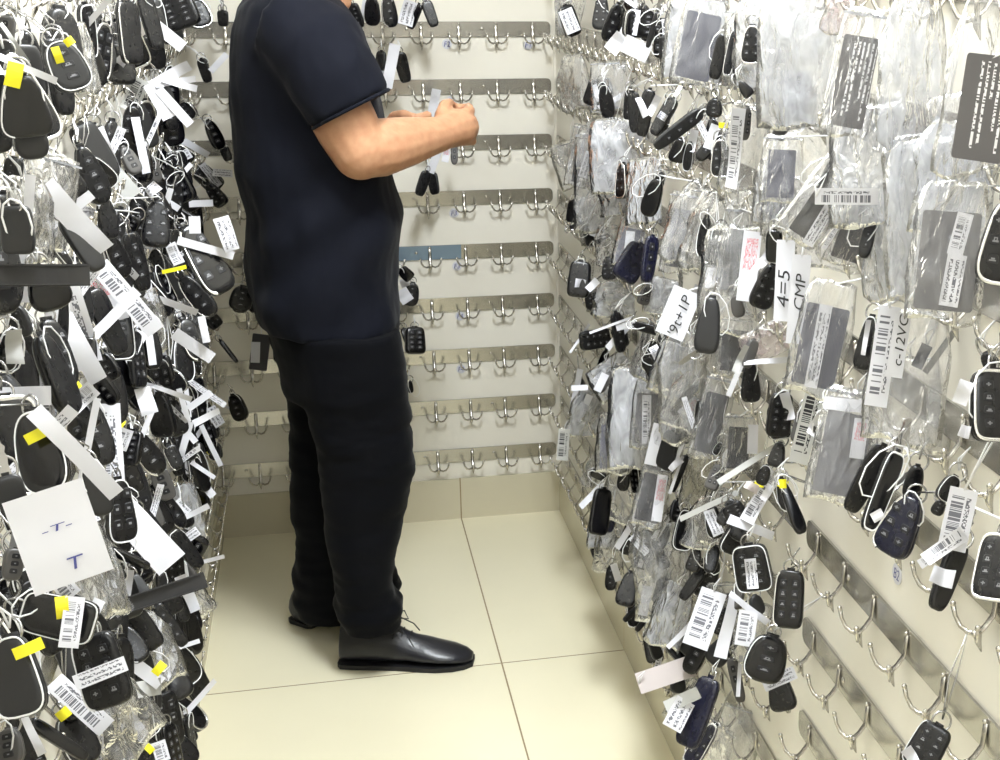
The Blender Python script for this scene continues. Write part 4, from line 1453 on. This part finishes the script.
def put_catalog():
    view = wall = None; last = None
    for line in CATALOG.strip().splitlines():
        if line[0] == '@': view, wall = line[1:].split(); continue
        hero = None
        if '#' in line: line, hero = line.split('#', 1); hero = hero.strip() or None
        q = line.split(); k = q[0]; ox, oy, sc = VIEWS[view]
        if k == 'T':
            txt = line[line.index('"')+1:line.rindex('"')]; ink = q[-1]
            add_text(last, ox+float(q[1])/sc, oy+float(q[2])/sc, float(q[3])/sc, float(q[4])/sc, float(q[5]), txt, ink); continue
        x1, y1, x2, y2, w = (float(a)/sc for a in q[1:6]); x1 += ox; x2 += ox; y1 += oy; y2 += oy
        cx, cy = (x1+x2)/2, (y1+y2)/2; lpx = math.hypot(x2-x1, y2-y1)
        if k in 'PYS':
            (add_paper(last, x1, y1, x2, y2, w, q[6]) if k == 'P' else add_tape(last, x1, y1, x2, y2, w) if k == 'Y' else add_strap(last, x1, y1, x2, y2, w)); continue
        toc = -ray(cx, cy).normalized()
        lo, hi = (.045, .105) if wall == 'left' else (.045, .10) if wall == 'right' else (.035, .05)
        if hero and wall == 'left': lo, hi = .09, .14
        if hero and k in 'CQF' and wall == 'right': lo, hi = (.085 if k != 'Q' else .1), .135
        if k == 'B': lo, hi = .03, .052
        if k == 'C' and not hero: lo, hi = .04, .062
        if k == 'F' and not hero and wall == 'right': lo, hi = .062, .11
        if k == 'F':
            sh_, fl = int(q[6]), q[7]
            L0 = random.uniform(.066, .08)*(1.12 if sh_ == 3 else 1)
            P = settle(cx, cy, wall, L0, max(lpx, w), lo, hi)
            d = dist_z(P); yj = random.uniform(-.5, .5)
            mw = frame(P, idir(x2-x1, y2-y1), toc, yj, random.uniform(-.2, .2))
            last = add_fob(mw, w*d/FPX, lpx*d/FPX, sh_, fl, wall, lpx, cx, cy, hero)
        elif k == 'C':
            P = settle(cx, cy, wall, .092, lpx, lo, hi); d = dist_z(P)
            mw = frame(P, idir(x2-x1, y2-y1), toc, random.uniform(-.2, .2), random.uniform(-.12, .12))
            last = add_card(mw, w*d/FPX, lpx*d/FPX, q[6], wall, cx, cy, hero)
            if q[7] == '-': loop(last['root'], mw, mw @ Vector((0, 0, lpx*d/FPX*.47)), wall)
            if q[7] != '-':
                b = mw.copy(); b.translation = P + mw.to_3x3().col[2]*(lpx*d/FPX*.10)
                bi = add_bag(b, max(w*d/FPX*1.32, .05), lpx*d/FPX*1.42, q[7], wall, cx, cy, None, last, random.choice((0, 1, 3)))
        elif k == 'Q':
            P = settle(cx, cy, wall, .11, lpx, lo, hi); d = dist_z(P)
            mw = frame(P, idir(x2-x1, y2-y1), toc, random.uniform(-.15, .15), random.uniform(-.1, .1))
            last = add_sheet(mw, w*d/FPX, lpx*d/FPX, q[6], wall, cx, cy, hero)
        elif k == 'B':
            P = settle(cx, cy, wall, .13, lpx, lo, hi); d = dist_z(P)
            mw = frame(P, idir(x2-x1, y2-y1), toc, random.uniform(-.4, .4), random.uniform(-.15, .15))
            last = add_bag(mw, w*d/FPX, lpx*d/FPX, q[6], wall, cx, cy, hero)
put_catalog()
N_CAT = len(ITEMS)
# ---------------------------------------------------------------- keys and bags deeper in the pile, hung from the hooks behind
def fill(wall, prob, pbag, y0, y1):
    for w, k, i, q in HOOKS:
        if w != wall or not (y0 < q.y < y1): continue
        for rep in range(2):
            if random.random() > prob[rep]: continue
            L = random.uniform(.066, .09) if wall == 'left' else random.uniform(.06, .072); off = random.uniform(.03, .05) + rep*.012
            P = Vector(q); P.z -= L*.5+random.uniform(.006, .05); P.y += random.uniform(-.02, .02)
            P.x = XL+off if wall == 'left' else XR-off
            pr = project(P)
            if not pr or not inside(pr[0], pr[1], PXPOLY[wall]) or pr[0] > 715: continue
            toc = (CAM-P).normalized(); nrm = (toc*random.uniform(.4, 1)+WN[wall]*.5).normalized()
            down = Vector((random.uniform(-.25, .25), random.uniform(-.4, .4), -1)).normalized()
            mw = frame(P, down, nrm, random.uniform(-.4, .4), random.uniform(-.2, .2)); px, py, d = pr
            lpx = L*FPX/d
            if random.random() < pbag:
                bw = random.uniform(.055, .085); add_bag(mw, bw, bw*random.uniform(1.3, 1.6), random.choice(('bag', 'bagm', 'bag')), wall, px, py)
            else:
                sh_ = random.randrange(5); wr = L*random.choice((.42, .5, .56, .62)) if sh_ != 3 else L*.36
                it = add_fob(mw, wr, L, sh_, random.choice(('k', 'c', 'o', 'k', 'n', 'd', 'ck')), wall, min(lpx, 44), px, py)
                if random.random() < .4:
                    a = random.uniform(-1.0, 1.0); l2 = random.uniform(.05, .1)*FPX/d/2
                    ox, oy = random.uniform(-.3, .3)*lpx, random.uniform(-.3, .3)*lpx
                    add_paper(it, px+ox-math.sin(a)*l2, py+oy-math.cos(a)*l2, px+ox+math.sin(a)*l2, py+oy+math.cos(a)*l2, random.uniform(.007, .014)*FPX/d, random.choice('wwwwbt'))
random.seed(5)
fill('right', (.36, .12), .35, 1.0, 3.5)
fill('left', (.72, .36), .08, 1.05, 3.1)

# keep things from running through each other: nudge each along its line of sight, larger as it moves away
from mathutils.bvhtree import BVHTree
def kids(o): return [c for c in KID.get(o.name, ())]
KID = {}
for o in SC.objects:
    if o.parent: KID.setdefault(o.parent.name, []).append(o)
def geo(root):
    V, F = [], []
    def rec(o, mw):
        if o.type == 'MESH' and o.name.split('.')[0] not in ('button', 'keypad', 'lettering'):
            b = len(V); V.extend(mw @ v.co for v in o.data.vertices); F.extend(tuple(b+i for i in p.vertices) for p in o.data.polygons)
        for c in kids(o): rec(c, mw @ c.matrix_basis)
    rec(root, Matrix.Identity(4)); return V, F
placed = []; nbad = 0
for o in list(SC.objects):
    if o.name.startswith('hook_rail'):
        V, F = geo(o); V = [v for v in V]
        placed.append((tuple(min(v[a] for v in V) for a in range(3)), tuple(max(v[a] for v in V) for a in range(3)), BVHTree.FromPolygons(V, F), None))
N_RAIL = len(placed)
order = sorted(range(len(ITEMS)), key=lambda i: (ITEMS[i]['hero'] is None, i >= N_CAT, i))
for idx in order:
    it = ITEMS[idx]; V, F = geo(it['root']); m0 = it['mw'].copy(); best = None
    S_ = (1, .987, 1.013, .974, 1.026, .961, 1.039, .948, 1.052, 1.07, .93)
    cand = [(it['holds']['s'], it['holds']['sh'])] if it.get('holds') else [(s, (0, 0)) for s in S_] + ([] if it['hero'] else [(s, h_) for h_ in ((.012, 0), (-.012, 0), (0, .012), (0, -.012), (.02, .01), (-.02, -.01)) for s in S_[:7]])
    for s, h_ in cand:
        m1 = m0.copy(); m1.translation = CAM+(m0.translation+Vector((0, h_[0], h_[1]))-CAM)*s; m1 = m1 @ Matrix.Scale(s, 4)
        W_ = [m1 @ v for v in V]
        xs = [v.x for v in W_]; ys = [v.y for v in W_]
        if s != 1 and not it.get('holds') and ((it['wall'] == 'left' and min(xs) < XL+.008) or (it['wall'] == 'right' and max(xs) > XR-.008) or max(ys) > YB-.01 or wall_off(m1.translation, it['wall']) > .16): continue
        zs = [v.z for v in W_]; lo = (min(xs), min(ys), min(zs)); hi = (max(xs), max(ys), max(zs))
        bv = BVHTree.FromPolygons(W_, F); n = 0
        for lo2, hi2, b2, j in placed:
            if any(lo[a] > hi2[a] or hi[a] < lo2[a] for a in range(3)): continue
            if j is not None and (ITEMS[j].get('holds') is it or it.get('holds') is ITEMS[j]): continue
            if bv.overlap(b2): n += 1
        if best is None or n < best[0]: best = (n, m1, lo, hi, bv); it['s'] = s; it['sh'] = h_
        if n == 0: break
    n, m1, lo, hi, bv = best; nbad += n
    it['root'].matrix_basis = m1; it['mw'] = m1; placed.append((lo, hi, bv, idx))
# leave out what hangs wholly behind other things
drop = []
for i in range(N_CAT, len(ITEMS)):
    it = ITEMS[i]; V, F = geo(it['root']); step = max(1, len(V)//16); vis = 0
    W_ = V[::step]
    for p in W_:
        d = p-CAM; L_ = d.length; d.normalize(); free = True; nb = 0
        for lo2, hi2, b2, j in placed[N_RAIL:]:
            if j == i: continue
            if b2.ray_cast(CAM, d, L_-.004)[0] is not None:
                if ITEMS[j]['kind'] == 'bag' and nb < 1: nb += 1
                else: free = False; break
        vis += free
    if vis < 5: drop.append(i)
dropset = set(drop)
def kill(o):
    for c in kids(o): kill(c)
    bpy.data.objects.remove(o)
dead = {ITEMS[i]['root'].name for i in drop}
LOOPS = [l for l in LOOPS if l[0].name not in dead]
for i in drop: kill(ITEMS[i]['root'])
placed = [p for p in placed[N_RAIL:] if p[3] not in dropset]
MWR = {it['root'].name: it['mw'] for i, it in enumerate(ITEMS) if i not in dropset}; IX = {it['root'].name: i for i, it in enumerate(ITEMS) if i not in dropset}
tied = []
for root, top, wall, mat_, r, name in LOOPS:
    rm = MWR[root.name]; top = rm @ top; best = None
    for q in near_hooks(top, wall) + [stub(top, wall)]:
        bm = loop_bm(top, q, wall, r, root.name); Wv = [v.co.copy() for v in bm.verts]; bm.verts.index_update()
        bv = BVHTree.FromPolygons(Wv, [tuple(v.index for v in f.verts) for f in bm.faces])
        lo = tuple(min(v[a] for v in Wv) for a in range(3)); hi = tuple(max(v[a] for v in Wv) for a in range(3))
        n = sum(1 for lo2, hi2, b2, j in placed+tied if j != IX[root.name] and not any(lo[a] > hi2[a] or hi[a] < lo2[a] for a in range(3)) and bv.overlap(b2))
        if best is None or n < best[0]:
            if best: best[1].free()
            best = (n, bm, (lo, hi, bv, IX[root.name]))
        else: bm.free()
        if n == 0: break
    n, bm, tb = best; tied.append(tb); bm.transform(rm.inverted())
    link(name, mesh(name, bm, mat_, smooth=True), root)
ITEMS = [it for i, it in enumerate(ITEMS) if i not in dropset]
# ---------------------------------------------------------------- labels: what sets each thing apart
SHN = ['oval', 'boxy', 'tapered', 'slim', 'round']
COLN = {'black': 'black', 'gloss': 'black', 'dgrey': 'dark grey', 'grey': 'grey', 'navy': 'navy'}
CATN = {'key': 'car key', 'card': 'card', 'bag': 'plastic bag', 'tag': 'paper tag'}
GROUP = {('key', 'left'): 'tagged car keys hung on the left wall', ('key', 'right'): 'car keys hung on the right wall', ('key', 'back'): 'car keys hung on the back wall',
         ('bag', 'left'): 'clear bags on the left wall', ('bag', 'right'): 'clear bags hung on the right wall', ('card', 'right'): 'grey leaflet cards on the right wall', ('tag', 'right'): 'paper tags on the right wall'}
LAND = {'left': [(14, 75, 'large fob at the top'), (66, 63, 'two-taped fob'), (158, 88, 'white strip fan'), (68, 215, 'long blank strip'), (35, 275, 'long charcoal strap'), (204, 262, 'silver-ribbed fob'),
                 (72, 310, 'tall barcode strip'), (42, 450, 'very large taped fob'), (65, 540, 'broad printed sheet'), (152, 597, 'slanting grey strap'), (20, 676, 'biggest dark fob'), (102, 671, 'label-banded fob'), (180, 685, 'lowest glossy fob'), (160, 465, 'bright lettered label')],
        'right': [(570, 21, 'dotted-label fob'), (698, 46, 'leaning slate card'), (854, 82, 'tilted lettered card'), (976, 108, 'largest lettered card'), (652, 197, 'plain oval fob'), (846, 196, 'framed barcode header'), (947, 262, 'grey sticker card'),
                  (678, 313, '9t+1P tag'), (796, 290, 'CMP tag'), (820, 346, 'striped slate card'), (883, 356, 'long barcode tag'), (845, 454, 'bagged label card'), (902, 526, 'blue-black fob'), (614, 447, 'small-sticker slate card'),
                  (651, 498, 'red-striped charcoal card'), (762, 497, 'long white barcode strip'), (705, 618, 'white barcode sheet'), (665, 675, 'pinkish tag'), (788, 600, 'lowest chrome-edged fob'), (765, 660, 'cable-ring fob')],
        'back': [(440, 125, 'raised hand'), (405, 300, 'belly'), (285, 340, 'trouser seat')]}
def look(it, lvl=2):
    k = it['kind']; P = it['papers']
    if k == 'key':
        f = []
        if it.get('strap'): f.append('charcoal strap')
        if it['tape']: f.append('yellow tape' if it['tape'] == 1 else 'two yellow tapes')
        if 'c' in it['flags']: f.append('chrome edge')
        if 'o' in it['flags']: f.append('white cord')
        for a, b in (('r', 'red-marked label'), ('b', 'barcode strip'), ('B', 'grey barcode'), ('t', 'lettered label'), ('w', 'white strip'), ('g', 'grey strip'), ('k', 'pink tag')):
            if a in P: f.append(('%s' if P.count(a) < 2 else 'two %ss' if P.count(a) == 2 else 'several %ss') % b)
        f = f[:lvl]
        return '%s %s fob%s' % (SHN[it['shape']], COLN[it['col']], (' with ' + ' and '.join(f)) if f else ' without tag')
    if k == 'card':
        return {'cs': 'slate', 'ct': 'lettered grey', 'cd': 'charcoal', 'cm': 'mid grey'}[it['flags']] + ' card' + (' with white sticker' if P else '')
    if k == 'tag': return 'white paper tag'
    s = {'bag': 'clear', 'bagm': 'milky', 'bagp': 'pinkish', 'bago': 'yellowed'}[it['flags']] + ' bag'
    return s + (' with card' if it.get('holds') else ' sealed' if it['v'] in (0, 3) and it['flags'] == 'bag' else ' crumpled')
def relation(it):
    best = min(LAND[it['wall']], key=lambda l: math.hypot(l[0]-it['px'], l[1]-it['py']))
    dx, dy = it['px']-best[0], it['py']-best[1]; d = math.hypot(dx, dy)
    if d < 9: r = 'right at'
    else:
        a = math.degrees(math.atan2(dy, dx)) % 360
        r = ['right of', 'below right of', 'below', 'below left of', 'left of', 'above left of', 'above', 'above right of'][int((a+22.5)//45) % 8]
    return r, best[2], d
NEARN = ['closest', 'second', 'third', 'fourth', 'fifth', 'sixth', 'seventh', 'eighth', 'ninth', 'tenth', 'eleventh', 'twelfth', 'thirteenth']
buckets = {}
for it in ITEMS:
    g = GROUP.get((it['kind'], it['wall']))
    if it['hero']: lab = it['hero']; tag(it['root'], lab, CATN[it['kind']], g); continue
    r, nm, d = relation(it); it['rd'] = d
    lw = look(it); base = '%s %s the %s' % (lw, r, nm)
    if len(base.replace('-', ' ').split()) > 11: base = '%s %s the %s' % (look(it, 1), r, nm)
    buckets.setdefault(base, []).append(it)
for base, L in buckets.items():
    L.sort(key=lambda i: i['rd'])
    for n, it in enumerate(L):
        lab = base if len(L) == 1 else base + (', %s to it' % NEARN[n] if n == 0 else ', %s from it' % NEARN[min(n, 12)])
        tag(it['root'], lab, CATN[it['kind']], GROUP.get((it['kind'], it['wall'])))
import collections as _c
